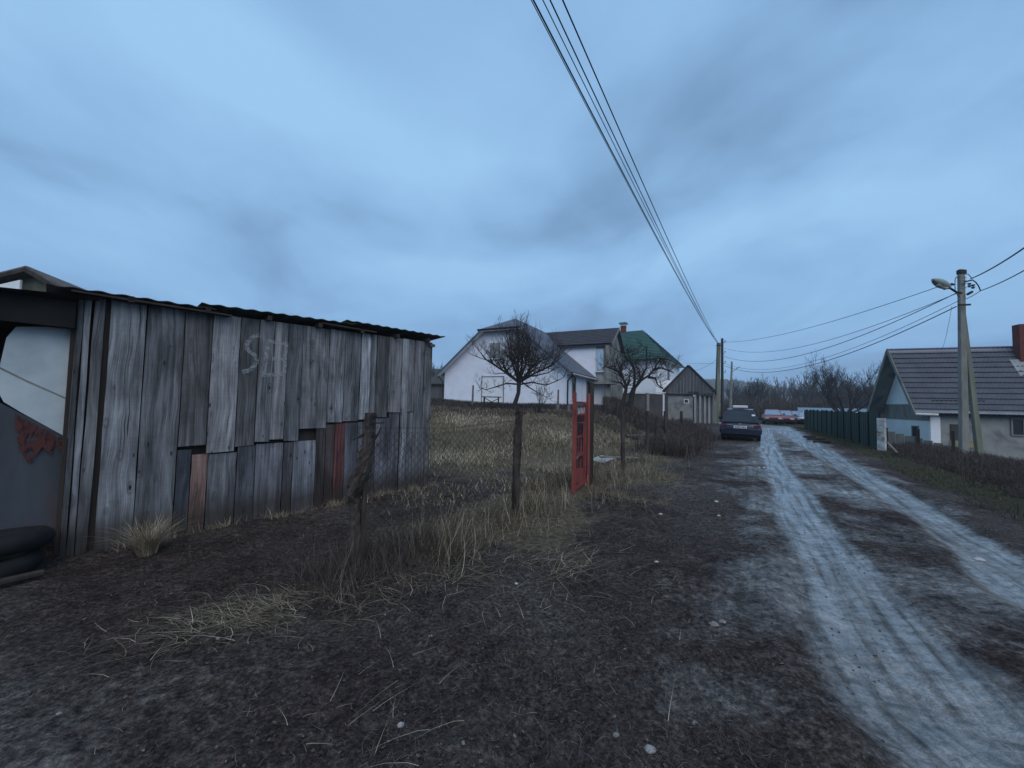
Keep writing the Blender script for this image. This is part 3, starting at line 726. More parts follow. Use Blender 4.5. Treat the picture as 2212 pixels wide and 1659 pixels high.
flat_poly([(-5, 790), (60, 822), (150, 862), (150, 866), (60, 827), (-5, 795)], .0845, .002, 'crack', 'concrete', sheet)
# tyres and a pole lying at the foot of the bay
def tyre(name, loc, rx, rz, **kw):
    m = MB(); n, k = 28, 10; vs = []
    for i in range(n):
        a = 2 * math.pi * i / n
        for j in range(k):
            b = 2 * math.pi * j / k; r = .235 + .075 * math.cos(b) * (1.0); zz = .085 * math.sin(b)
            r += .0; vs.append((r * math.cos(a), r * math.sin(a), zz))
    fs = [(i * k + j, i * k + (j + 1) % k, ((i + 1) % n) * k + (j + 1) % k, ((i + 1) % n) * k + j) for i in range(n) for j in range(k)]
    o = m.add(vs, fs).obj(name, MATS['rubber'], None, smooth=True, **kw); o.location = loc; o.rotation_euler = (rx, 0, rz); return o
def bayw(t_, y_, z_): return A + DS * t_ - DO * y_ + Vector((0, 0, z_))
tyre('old_tyre', bayw(-.55, -.30, .10), .06, .3, label='black tyre lying flat, lowest in the dark bay', cat='tyre', group='tyres heaped in the bay')
tyre('old_tyre', bayw(-.50, -.26, .27), -.10, .9, label='black tyre stacked on another in the dark bay', cat='tyre', group='tyres heaped in the bay')
MB().tube([bayw(-.95, -.68, .05), bayw(-.25, -.62, .05)], .03, 8).obj('wooden_pole', MATS['bark'], label='thin dark pole lying on the soil in front of the dark bay', cat='pole')

# ------------------------------------------------------------------ 3. HOUSE BEHIND THE SHED (top left)
def back_house():
    Y = 11.0
    ap = dp(56, 579, Y); rt = dp(150, 633, Y - .3); lf = dp(-140, 628, Y + .6)
    h = empty('brown_roofed_house', (ap.x, ap.y, 0), 0, 'pale house with brown gable roof peeping over the left end of the shed roof', 'house')
    o = Vector((ap.x, ap.y, 0)); back = Vector((-2.6, 6.5, 0))
    a, r, l = ap - o, rt - o, lf - o
    l = Vector((l.x, l.y, r.z)) if False else l
    MB().slab([a, r, r + back, a + back][::-1], .07).obj('roof_plane', MATS['wood_weathered'], h)
    MB().slab([l, a, a + back, l + back][::-1], .07).obj('roof_plane', MATS['wood_weathered'], h)
    i = Vector((0, .35, -.12)); d0 = Vector((0, 0, 1))
    g = [Vector((l.x + .3, l.y + .35, -.2)), Vector((r.x - .3, r.y + .35, -.2)), Vector((r.x - .3, r.y + .35, r.z + .05)), a + i, Vector((l.x + .3, l.y + .35, l.z + .05))]
    MB().slab(g, .2).obj('wall', MATS['concrete_moss'], h)
    q = [a + Vector((-.25, .14, -.32)), a + Vector((-1.9, .3, -.65)), a + Vector((-1.9, .3, -1.6)), a + Vector((-.25, .14, -1.6))]
    MB().slab(q[::-1], .05).obj('plaster_panel', MATS['stucco_shed_white'], h)
    for (p, e) in ((a, r), (a, l)): MB().bar(p + Vector((0, -.02, -.05)), e + Vector((0, -.02, -.05)), .03, .11).obj('barge_board', MATS['wood_dark'], h)
back_house()

# ------------------------------------------------------------------ 4. THE WHITE HOUSE on the rise
def white_house():
    O = Vector((3.9, 27.3, 0)); rz = math.atan2(-.4513, .8924)
    h = empty('white_house', O, rz, 'long white rendered house with dark half-hipped roof and tiled wing on the rise', 'house')
    Wd = 10.7; E = 4.05; Rz = 8.45; cx = -Wd / 2; base = .6; DEP = 11
    hipz = 7.15; hx = (Rz - hipz) / (Rz - E) * Wd / 2; hb = 2.3
    # gable wall with its flattened top
    MB().slab([(-Wd, 0, base), (0, 0, base), (0, 0, E), (cx + hx, 0, hipz), (cx - hx, 0, hipz), (-Wd, 0, E)], .3).obj('wall', MATS['stucco_white'], h)
    MB().slab([(0, .3, base), (0, DEP, base), (0, DEP, E), (0, .3, E)], .3).obj('wall', MATS['stucco_white'], h)
    MB().slab([(-Wd, DEP, base), (-Wd, .3, base), (-Wd, .3, E), (-Wd, DEP, E)], .3).obj('wall', MATS['stucco_white'], h)
    MB().slab([(0, DEP, base), (-Wd, DEP, base), (-Wd, DEP, E), (cx, DEP, Rz - .2), (0, DEP, E)], .3).obj('wall', MATS['stucco_white'], h)
    ov = .45; sl = (Rz - E) / (Wd / 2); vo = .55
    ez = E - ov * sl; up = .12
    # roof planes (right / left), cut back by the half-hip
    hv = hx + .0
    for s in (1, -1):
        ex = cx + s * (Wd / 2 + ov)
        P = [(ex, -vo, ez + up), (ex, DEP + vo, ez + up), (cx, DEP + vo, Rz + up), (cx, hb, Rz + up), (cx + s * hx, -vo, hipz + up)]
        if s < 0: P = P[::-1]
        MB().slab(P, .10).obj('roof_plane', MATS['roof_grey'], h)
        # white soffit board along the verge and the eave fascia
        A0 = Vector((ex, -vo + .0, ez + up - .22)); B0 = Vector((cx + s * hx, -vo, hipz + up - .22))
        MB().slab([A0 + Vector((0, .02, .05)), B0 + Vector((0, .02, .05)), B0 + Vector((0, vo - .02, .05)), A0 + Vector((0, vo - .02, .05))][::s], .04).obj('soffit', MATS['plain_white'], h)
        MB().bar(A0 + Vector((0, -.02, .10)), B0 + Vector((0, -.02, .10)), .03, .15).obj('barge_board', MATS['roof_grey'], h)
    MB().slab([(cx - hx - .2, -vo - .02, hipz + up - .02), (cx + hx + .2, -vo - .02, hipz + up - .02), (cx, hb + .05, Rz + up + .02)], .10).obj('half_hip', MATS['roof_grey'], h)
    MB().box((cx, -vo - .03, hipz - .02), (2 * hx + .5, .04, .14)).obj('fascia', MATS['trim_white'], h)
    MB().tube([(cx - hx - .25, -vo - .1, hipz + .05), (cx + hx + .25, -vo - .1, hipz + .05)], .07, 8).obj('gutter', MATS['plastic_dark'], h)
    MB().tube([(Wd / 2 + ov + cx + .07, -vo, ez + .05), (Wd / 2 + ov + cx + .07, 6.6, ez + .05)], .07, 8).obj('gutter', MATS['plastic_dark'], h)
    MB().box((ov - .1, 3.0, ez + .0), (.5, 6.9, .05)).obj('soffit', MATS['plain_white'], h)
    # downpipes
    MB().tube([(ov + .02, -.2, ez + .0), (ov - .05, -.12, ez - .15), (.10, -.1, ez - .5), (.10, -.1, base)], .055, 8).obj('downpipe', MATS['plastic_dark'], h)
    MB().tube([(-Wd - ov, -.3, ez + .0), (-Wd - .12, -.1, ez - .5), (-Wd - .1, .1, base)], .055, 8).obj('downpipe', MATS['plastic_dark'], h)
    # windows in the gable: a lower one (blanked in white) and a vent above
    window(h, (-6.05, -.005, 2.55), 2.0, 2.1, (0, -1, 0), 'concrete', 'plain_white', 0)
    window(h, (-5.9, -.005, 5.6), 1.1, 1.3, (0, -1, 0), 'stucco_white', 'concrete_light', 0)
    window(h, (.005, 1.55, 2.75), .8, 1.7, (1, 0, 0), 'concrete', 'dark_glass', 0)
    window(h, (.005, 5.3, 2.4), .7, 2.2, (1, 0, 0), 'concrete', 'dark_glass', 0)
    # the wing: ridge runs to the right from the main ridge
    n_r = 9.4; q = 3.1; we = 6.50; a_r = cx + 7.03 + .05; n_f = n_r - 2.75
    ez2 = we
    x_end = 1.78
    # sheet starts on the main roof
    drop = Rz - ez2; dl = math.hypot(q, drop)
    tiled_plane('roof_tiles', 'roof_grey', h, (cx + .0, n_r, Rz + .16), (1, 0, 0), (0, -q / dl, -drop / dl), x_end - cx, dl, lip_shade_mat='slate_lip_shade', clip=lambda X, D: X > (D * 0 + 0) + (D * (drop / dl)) / sl - .2)
    MB().slab([(cx + .3, n_r, Rz + .10), (cx + .3 + drop / sl, n_r - q, ez2 + .10), (x_end, n_r - q, ez2 + .10), (x_end, n_r, Rz + .10)], .1).obj('roof_plane', MATS['roof_grey'], h)
    MB().slab([(cx + .3, n_r, Rz + .10), (x_end, n_r, Rz + .10), (x_end, n_r + 3.1, Rz + .1 - 3.1 * .62), (cx + .3, n_r + 3.1, Rz + .1 - 3.1 * .62)], .1).obj('roof_plane', MATS['roof_grey'], h)
    MB().bar((x_end, n_r, Rz + .1), (x_end, n_r - q, ez2 + .08), .05, .24).obj('barge_board', MATS['concrete'], h)
    wl = cx + 2.0; wz0 = 4.0
    fr = -1 * 0
    # upper wall of the wing, above the main roof
    MB().slab([(wl, n_f, 3.2), (.35, n_f, 3.2), (.35, n_f, ez2 + .25), (wl, n_f, ez2 + .25)], .25).obj('wall', MATS['stucco_white'], h)
    fw = MB()
    window(h, (.70, n_f - .02, 5.35), .62, 1.95, (0, -1, 0), 'trim_white', 'sky_glass', 1)
    MB().slab([(.36, n_f + .03, 3.3), (1.45, n_f + .03, 3.3), (1.45, n_f + .03, ez2 + .2), (.36, n_f + .03, ez2 + .2)], .2).obj('wall', MATS['concrete_light'], h)
    MB().slab([(1.46, n_f + .03, base), (1.46, n_r + 3, base), (1.46, n_r + 3, 6.4), (1.46, n_r, Rz - .1), (1.46, n_f + .03, ez2 + .2)], .2).obj('wall', MATS['concrete'], h)
    MB().slab([(.02, n_f + .0, base), (1.3, n_f + .0, base), (1.3, n_f, 3.25), (.02, n_f, 3.25)], .2).obj('wall', MATS['stucco_white'], h)
    MB().box((1.05, n_f - .4, 3.35), (2.2, 1.3, .18)).obj('balcony_slab', MATS['concrete'], h)
    for xx, wdt, yo in ((1.45, .42, -.35), (2.05, .36, 1.9)):
        MB().box((xx, n_f + yo, 1.9), (wdt, .4, 2.72)).obj('column', MATS['concrete'], h)
    MB().box((1.42, n_f - .30, 5.0), (.30, .34, 3.1)).obj('column', MATS['concrete'], h)
    for k in range(2):
        MB().tube([(.5, n_f - .9, 3.75 + .5 * k), (2.1, n_f - .9, 3.75 + .5 * k)], .025, 6).obj('railing', MATS['steel'], h)
    MB().box((cx, -.03, .78 + .35), (Wd + .06, .06, .3)).obj('plinth', MATS['concrete'], h)
white_house()

# barn between shed and house
def far_barn():
    Y = 42; l = dp(905, 826, Y); p = dp(960, 806, Y)
    b = empty('plank_barn', (p.x, p.y, 0), R_(-8), 'low grey plank barn seen between shed corner and white house', 'barn')
    n = 11
    for k in range(n):
        x = -4.4 + k * .44; MB().box((x, 0, 2.35), (.42, .05, 2.4 + .0)).obj('plank', MATS['wood_barn'], b)
    MB().slab([(-4.9, -.4, 3.45), (.6, -.4, 3.45 + .0), (.6, 3.5, 5.4), (-4.9, 3.5, 5.4)], .12).obj('roof', MATS['asbestos_dark'], b)
    MB().box((-2, 3, 2.35), (5, 6, 2.3)).obj('wall', MATS['wood_dark'], b)
far_barn()

# ------------------------------------------------------------------ 5. GREEN-ROOFED HOUSE
def green_house():
    P0 = Vector((17.8, 44, 0)); d = Vector((6, 9, 0)).normalized(); e = Vector((-d.y, d.x, 0))
    rz = math.atan2(-e.y, -e.x)                           # local x runs along -e (towards the corner), y = depth d
    h = empty('green_roofed_house', P0, rz, 'white two-storey house with green hipped tile roof and brick chimney', 'house')
    Lf, Dp, E, Rz = 12.0, 10.8, 6.95, 11.55; m0 = 4.3
    # local: corner at (0,0); front wall to x=-Lf; depth to y=Dp
    front = [(0, 0, E), (-Lf, 0, E), (-Lf + m0, Dp / 2, Rz), (-m0, Dp / 2, Rz)]
    side = [(0, Dp, E), (0, 0, E), (-m0, Dp / 2, Rz)]
    MB().slab(front[::-1], .12).obj('roof_plane', MATS['roof_green'], h)
    MB().slab(side[::-1], .12).obj('roof_plane', MATS['roof_green'], h)
    MB().slab([(-Lf, 0, E), (-Lf, Dp, E), (-Lf + m0, Dp / 2, Rz)][::-1], .12).obj('roof_plane', MATS['roof_green'], h)
    MB().slab([(-Lf, Dp, E), (0, Dp, E), (-m0, Dp / 2, Rz), (-Lf + m0, Dp / 2, Rz)][::-1], .12).obj('roof_plane', MATS['roof_green'], h)
    dl = math.hypot(Dp / 2, Rz - E); ed = (0, -Dp / 2 / dl, -(Rz - E) / dl)
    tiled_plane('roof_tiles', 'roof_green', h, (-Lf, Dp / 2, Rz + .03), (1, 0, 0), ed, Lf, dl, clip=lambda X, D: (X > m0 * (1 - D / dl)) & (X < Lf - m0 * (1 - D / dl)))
    dl2 = math.hypot(m0, Rz - E)
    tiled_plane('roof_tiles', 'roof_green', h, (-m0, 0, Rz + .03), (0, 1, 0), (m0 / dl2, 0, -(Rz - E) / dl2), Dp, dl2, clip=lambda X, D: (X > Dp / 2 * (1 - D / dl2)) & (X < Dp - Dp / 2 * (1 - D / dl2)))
    o = .55
    MB().slab([(-Lf + o, o, -.2), (-o, o, -.2), (-o, o, E + .1), (-Lf + o, o, E + .1)], .3).obj('wall', MATS['plain_white'], h)
    MB().slab([(-o, o + .3, -.2), (-o, Dp - o, -.2), (-o, Dp - o, E + .1), (-o, o + .3, E + .1)], .3).obj('wall', MATS['plain_white'], h)
    MB().box((-Lf / 2, Dp / 2, E - .05), (Lf - .1, Dp - .1, .06)).obj('soffit', MATS['plain_white'], h)
    MB().bar((-Lf, -.06, E - .06), (0, -.06, E - .06), .1, .12).obj('gutter', MATS['plastic_dark'], h)
    MB().bar((.06, 0, E - .06), (.06, Dp, E - .06), .1, .12).obj('gutter', MATS['plastic_dark'], h)
    MB().tube([(-1.0, -.06, E), (-1.0, -.06, E - .4)], .08, 8).obj('downpipe', MATS['plain_white'], h)
    MB().tube([(.06, Dp - .1, E - .1), (-o + .1, Dp - o - .2, E - 1.0), (-o + .1, Dp - o - .2, 1)], .07, 8).obj('downpipe', MATS['plain_white'], h)
    window(h, (-o + .01, 3.1, 5.1), .9, 1.9, (1, 0, 0), 'wood_weathered', 'dark_glass', 0, False)
    window(h, (-8.2, o - .01, 4.5), .8, 1.4, (0, -1, 0), 'trim_white', 'dark_glass', 0)
    # chimney of single brick courses with a metal hood
    cxp = -6.8
    ch = MB().box((cxp, Dp / 2 - .1, Rz + .05), (.62, .62, 1.5)).obj('chimney', MATS['brick_red'], h)
    MB().box((cxp, Dp / 2 - .1, Rz + .85), (.76, .76, .10)).obj('chimney_band', MATS['plain_white'], ch)
    MB().box((cxp, Dp / 2 - .1, Rz + 1.14), (.95, .95, .20)).obj('chimney_hood', MATS['roof_green'], ch)
    for sx in (-1, 1):
        for sy in (-1, 1): MB().box((cxp + sx * .3, Dp / 2 - .1 + sy * .3, Rz + .97), (.05, .05, .16)).obj('hood_leg', MATS['steel'], ch)
    MB().slab([(-o - .2, -3.2, -.2), (-o + 2.8, Dp * .35, -.2), (-o + 2.8, Dp * .35, 4.9), (-o - .2, -1.2, 4.35)], .2).obj('annex_wall', MATS['plain_white'], h)
green_house()

# ------------------------------------------------------------------ 6. concrete wall and gabled garage
def garage():
    l = Vector((15.1, 38, 0)); r = Vector((18.93, 36.06, 0)); ex = (r - l).normalized(); rz = math.atan2(ex.y, ex.x); W = (r - l).length
    g = empty('gabled_garage', l, rz, 'grey garage with steep gable, tiny white-framed window and row of concrete posts', 'garage')
    E, Ap = 3.1, 5.5; D = 5.0
    n = 15
    for k in range(n):                                      # boarding of the gable, board by board
        x0 = W * k / n + .004; x1 = W * (k + 1) / n - .004
        def top(x): return E - .02 + (Ap - E) * (1 - abs(x - W / 2) / (W / 2))
        MB().slab([(x0, -.005 * (k % 2), 2.82), (x1, -.005 * (k % 2), 2.82), (x1, -.005 * (k % 2), max(2.9, top(x1))), (x0, -.005 * (k % 2), max(2.9, top(x0)))], .03).obj('gable_board', MATS['wood_barn'], g)
    for s in (0, 1):
        a = (-.18, -.15, E - .16) if s == 0 else (W + .18, -.15, E - .16)
        b_ = (W / 2, -.15, Ap)
        P = [a, b_, (b_[0], D, b_[2]), (a[0], D, a[2])]
        if s == 1: P = P[::-1]
        MB().slab(P[::-1], .1).obj('roof_plane', MATS['asbestos_dark'], g)
    MB().box((W / 2, -.03, 2.74), (W + .1, .12, .14)).obj('beam', MATS['wood_dark'], g)
    MB().slab([(.30, .1, -.1), (2.55, .1, -.1), (2.55, .1, 2.68), (.30, .1, 2.68)], .2).obj('wall', MATS['block_wall'], g)
    MB().box((.16, .02, 1.3), (.26, .26, 2.74)).obj('post', MATS['concrete_dark'], g)
    window(g, (1.95, .10, 2.05), .42, .42, (0, -1, 0), 'plain_white', 'dark_glass', 0, False)
    for k, xx in enumerate((2.72, 3.15, 3.55, 3.92, 4.22)):
        MB().box((xx, -.02 + .12 * k, 1.3), (.17, .18, 2.74)).obj('post', MATS['concrete_light'], g)
        MB().box((xx + .2, .28 + .1 * k, 1.3), (.28, .05, 2.7)).obj('wall_panel', MATS['concrete'], g)
    for k in range(4): MB().box((W + .05, .9 + k * 1.1, 1.3), (.16, .16, 2.7)).obj('post', MATS['concrete_light'], g)
    MB().box((W - .02, 2.4, 1.35), (.08, 4.4, 2.6)).obj('wall', MATS['concrete'], g)
    MB().box((.05, D / 2, 1.35), (.12, D - .4, 2.6)).obj('wall', MATS['concrete'], g)
    MB().box((W / 2, D - .1, 1.35), (W - .3, .1, 2.6)).obj('wall', MATS['concrete_dark'], g)
    MB().box((2.6, -.14, 2.9), (.95, .08, .14)).obj('door_track', MATS['wood_dark'], g)
    # the wall running left from the garage
    a = l + Vector((-.05, .1, 0)); b = Vector((9.6, 36.6, 0)); d = (b - a).normalized(); LW = (b - a).length
    f = empty('concrete_wall', a, math.atan2(d.y, d.x), 'dark concrete panel wall with pale coping left of the gabled garage', 'wall')
    for k in range(3): MB().box((LW * (k + .5) / 3, 0, 1.35), (LW / 3 - .24, .10, 2.7)).obj('wall_panel', MATS['concrete_dark'], f)
    for k in range(4): MB().box((LW * k / 3 + (.1 if k == 0 else 0), .05, 1.38), (.16 if k == 0 else .30, .18, 2.76)).obj('wall_post', MATS['plain_white' if k == 0 else 'concrete'], f)
    MB().box((LW / 2, .05, 2.83), (LW + .2, .3, .10)).obj('coping', MATS['trim_white'], f)
garage()
def white_gateway():
    p = Vector((21.0, 40.5, 0))
    g = empty('white_gateway', p, R_(55), 'pale gate pillars with small caps just right of the concrete pole', 'gate')
    for k, x in enumerate((0, 1.1, 2.3)):
        MB().box((x, 0, 1.25), (.3, .3, 2.6)).obj('pillar', MATS['concrete_light'], g)
        MB().box((x, 0, 2.62), (.5, .5, .12)).obj('pillar_cap', MATS['plain_white'], g)
    for k in range(6): MB().box((.22 + .17 * k, 0, 1.2), (.12, .04, 2.2)).obj('slat', MATS['trim_white'], g)
white_gateway()

# ------------------------------------------------------------------ 7. POLES
def pole1():
    p = dp(1548, 914, 38); p.z = 0; top = dp(1552.5, 741, 38)
    e = empty('concrete_pole', p, 0, 'mossy square concrete power pole at the right corner of the gabled garage', 'pole')
    m = MB(); b = .17; t_ = .13; tp = top - p
    m.add([(-b, -b, 0), (b, -b, 0), (b, b, 0), (-b, b, 0), (tp.x - t_, tp.y - t_, tp.z), (tp.x + t_, tp.y - t_, tp.z), (tp.x + t_, tp.y + t_, tp.z), (tp.x - t_, tp.y + t_, tp.z)], [(3, 2, 1, 0), (4, 5, 6, 7), (0, 1, 5, 4), (1, 2, 6, 5), (2, 3, 7, 6), (3, 0, 4, 7)])
    m.obj('shaft', MATS['concrete_moss'], e)
    MB().box(tp + Vector((0, 0, -.25)), (.36, .36, .06)).obj('band', MATS['plastic_dark'], e)
    return top
PT1 = pole1()
def pole2():
    top = dp(1560, 731, 41); p = Vector((top.x - .05, 41, 0))
    e = empty('wooden_pole', p, 0, 'dark slim wooden power pole just behind the mossy concrete one', 'pole')
    MB().tube([(0, 0, 0), (.05, 0, top.z)], [.16, .12], 10).obj('shaft', MATS['wood_dark'], e)
    for k, z in enumerate((top.z - .45, top.z - 1.6, top.z - 2.7, top.z - 3.7)):
        MB().tube([(.03, 0, z), (.28, -.1, z), (.30, -.1, z + .12)], .025, 6).obj('hook', MATS['plastic_dark'], e)
        MB().tube([(.30, -.1, z + .1), (.30, -.1, z + .26)], [.05, .035], 8).obj('insulator', MATS['insulator'], e)
    return top
PT2 = pole2()
def pole3():
    top = dp(1581, 781, 56); e = empty('distant_lamp_pole', (top.x - .3, 56, 0), 0, 'thin distant pole with small street lamp arm beyond the blue car', 'pole')
    MB().tube([(0, 0, 0), (.3, 0, top.z)], [.2, .12], 8).obj('shaft', MATS['concrete'], e)
    MB().tube([(.2, 0, top.z - 1.6), (.9, 0, top.z - 1.1), (1.15, 0, top.z - .9)], .05, 6).obj('arm', MATS['concrete'], e)
    MB().tube([(1.0, 0, top.z - 1.0), (1.5, 0, top.z - .72)], [.09, .06], 8).obj('lamp_head', MATS['lamp_grey'], e)
pole3()
def big_pole():
    Y = 14.0; base = dp(2082, 985, Y); top = dp(2076, 582, Y); z0 = -.5
    e = empty('braced_lamp_pole', (base.x, Y, z0), 0, 'tall concrete power pole with leaning brace and street lamp in front of the tiled house', 'pole')
    T = top - Vector((base.x, Y, z0))
    def tapered(a, b, wa, wb, name, mat, dd=None):
        a, b = Vector(a), Vector(b); m = MB(); dd = dd or .8
        vs = [a + Vector((sx * wa / 2, sy * wa / 2 * dd, 0)) for sx, sy in ((-1, -1), (1, -1), (1, 1), (-1, 1))] + [b + Vector((sx * wb / 2, sy * wb / 2 * dd, 0)) for sx, sy in ((-1, -1), (1, -1), (1, 1), (-1, 1))]
        # chamfered corners by an inset groove on the front face
        m.add(vs, [(3, 2, 1, 0), (4, 5, 6, 7), (0, 1, 5, 4), (1, 2, 6, 5), (2, 3, 7, 6), (3, 0, 4, 7)])
        o = m.obj(name, MATS[mat], e); 
        bv = o.modifiers.new('bevel', 'BEVEL'); bv.width = .02; bv.segments = 2
        return o
    tapered((0, 0, 0), T, .27, .19, 'shaft', 'concrete', .55)
    bb = dp(2120, 1010, Y - .2) - Vector((base.x, Y, z0)); bt = dp(2086, 646, Y + .1) - Vector((base.x, Y, z0))
    dirb = (bb - bt); bb = bt + dirb * 1.08
    tapered(bb, bt + Vector((.03, .16, 0)), .23, .14, 'brace', 'concrete_moss', .6)
    q = lambda u, v, yy=0: dp(u, v, Y + yy) - Vector((base.x, Y, z0))
    MB().bar(q(2070, 659, -.2), q(2096, 658, -.2), .05, .06).obj('clamp', MATS['plastic_dark'], e)
    for k, v in enumerate((600, 606, 613, 622)): MB().box(q(2077.5, v), (.215, .13, .022)).obj('wire_wrap', MATS['steel'], e)
    MB().box(q(2077, 588), (.23, .14, .15)).obj('cap_band', MATS['plastic_dark'], e)
    MB().tube([q(2077, 633, -.2), q(2066, 631, -.3), q(2050, 621, -.35), q(2044, 614, -.35)], .035, 8).obj('lamp_arm', MATS['plastic_dark'], e)
    # lamp head: an almond shell
    a = q(2050, 621, -.35); b = q(2014, 604, -.55); m = MB(); pts = []; rad = []
    for k in range(9):
        s = k / 8; pts.append(a + (b - a) * s); rad.append(max(.012, .15 * math.sin(math.pi * (s * .86 + .10)) ** .7))
    hd = m.tube(pts, rad, 12).obj('lamp_head', MATS['lamp_grey'], e, smooth=True)
    MB().tube([a + (b - a) * .25 + Vector((0, -.02, -.09)), a + (b - a) * .75 + Vector((0, -.02, -.09))], [.08, .06], 10).obj('diffuser', MATS['trim_white'], hd)
    MB().tube([q(2049, 617, -.35), q(2056, 614, -.35), q(2061, 615, -.35)], [.03, .05, .03], 8).obj('cable_clip', MATS['plastic_dark'], e)
    MB().tube([q(2072, 600, -.15), q(2066, 598, -.2), q(2063, 604, -.2), q(2063, 625, -.2), q(2066, 634, -.2), q(2072, 642, -.2)], .013, 6).obj('cable_loop', MATS['cable'], e)
    MB().tube([q(2086, 593, -.15), q(2091, 592, -.15), q(2096, 597, -.1), q(2099, 601, -.1)], .012, 6).obj('cable_loop', MATS['cable'], e)
    MB().tube([q(2100, 604, -.1), q(2108, 610, -.1), q(2114, 618, -.1), q(2118, 628, -.1)], .018, 6).obj('cable_loop', MATS['cable'], e)
    MB().bar(q(2084, 609, -.15), q(2100, 605, -.15), .05).obj('bracket', MATS['plastic_dark'], e)
    MB().bar(q(2090, 636, -.15), q(2100, 630, -.15), .07).obj('junction_box', MATS['plastic_dark'], e)
    for (u, v) in ((2094, 612), (2102, 615)):
        for kk in range(2):
            MB().tube([q(u, v + 5 * kk, -.1), q(u, v + 3.5 + 5 * kk, -.1)], [.06, .03], 8).obj('insulator', MATS['insulator'], e)
    return q
big_pole()

# ------------------------------------------------------------------ 8. WIRES, each its own thing
def wire(a, b, sag, r, label, group, n=40, name='overhead_wire'):
    a, b = Vector(a), Vector(b); pts = []
    for i in range(n + 1):
        s = i / n; p = a.lerp(b, s); p.z -= sag * 4 * s * (1 - s); pts.append(p)
    MB().tube(pts, r, 5, False).obj(name, MATS['cable'], label=label, cat='wire', group=group)
def over(u0, dz, r, label, sagf=.5):
    """from the concrete pole to a pole behind the camera, passing the top of the view at u0"""
    a = PT1 + Vector((0, 0, -.12 + dz))
    z_top = 7.25 + dz; mid = dp(u0, 0, 1.0); rdir = ray(u0, 0); k = (z_top - CAM_H) / rdir.z; m_ = Vector((0, 0, CAM_H)) + rdir * k
    b = m_ + (m_ - a) * .28; b.z = a.z + .0
    wire(a, b, .62, r, label, 'wires running from the concrete pole over the viewer', 60)
over(1138, -.10, .007, 'thinnest leftmost of the five wires overhead')
over(1143, -.02, .013, 'thickest cable, second from left of the five overhead')
over(1164, .04, .008, 'thin middle one of the five wires overhead')
over(1180, -.06, .011, 'fourth from left of the five wires overhead')
over(1208, .08, .012, 'rightmost of the five wires overhead')
W2 = 'wires between the wooden pole and the braced lamp pole'
def w2(u0, v0, u1, v1, sag, r, lab): wire(dp(u0, v0, 41), dp(u1, v1, 14.0), sag, r, lab, W2, 50)
w2(1563, 739, 2048, 612, .55, .013, 'uppermost wire between wooden pole and braced lamp pole')
w2(1564, 752, 2066, 634, 1.15, .012, 'second highest wire between wooden pole and braced lamp pole')
w2(1564, 770, 2068, 632, 1.35, .016, 'third wire down, joining the braced pole at its lamp arm')
w2(1565, 785, 2070, 650, 1.45, .010, 'fourth wire down between wooden pole and braced lamp pole')
w2(1566, 790, 2066, 662, 1.45, .018, 'lowest thick cable between wooden pole and braced lamp pole')
wire(dp(2097, 602, 14), dp(2300, 470, 8), .12, .02, 'thick twisted cable leaving braced pole top for upper right', 'cables leaving the braced pole to the right', 20)
wire(dp(2086, 646, 14), dp(2118, 628, 13.8), .02, .012, 'short slack tail on the right side of the braced pole', 'cables leaving the braced pole to the right', 8)
wire(dp(2118, 628, 13.8), dp(2320, 518, 8), .10, .015, 'thinner lower cable leaving the braced pole for the right', 'cables leaving the braced pole to the right', 20)
wire(dp(2056, 662, 14.2), dp(2034, 757, 21), .2, .006, 'drop wire hanging from braced pole to tiled roof', 'house service wires', 20)
wire(dp(1550, 775, 38), dp(1500, 800, 41), .2, .012, 'service wire from concrete pole sloping down left behind garage', 'house service wires', 16)
wire(dp(1550, 785, 38), dp(1476, 784, 47), .05, .010, 'level service wire from concrete pole to the green-roofed house', 'house service wires', 16)

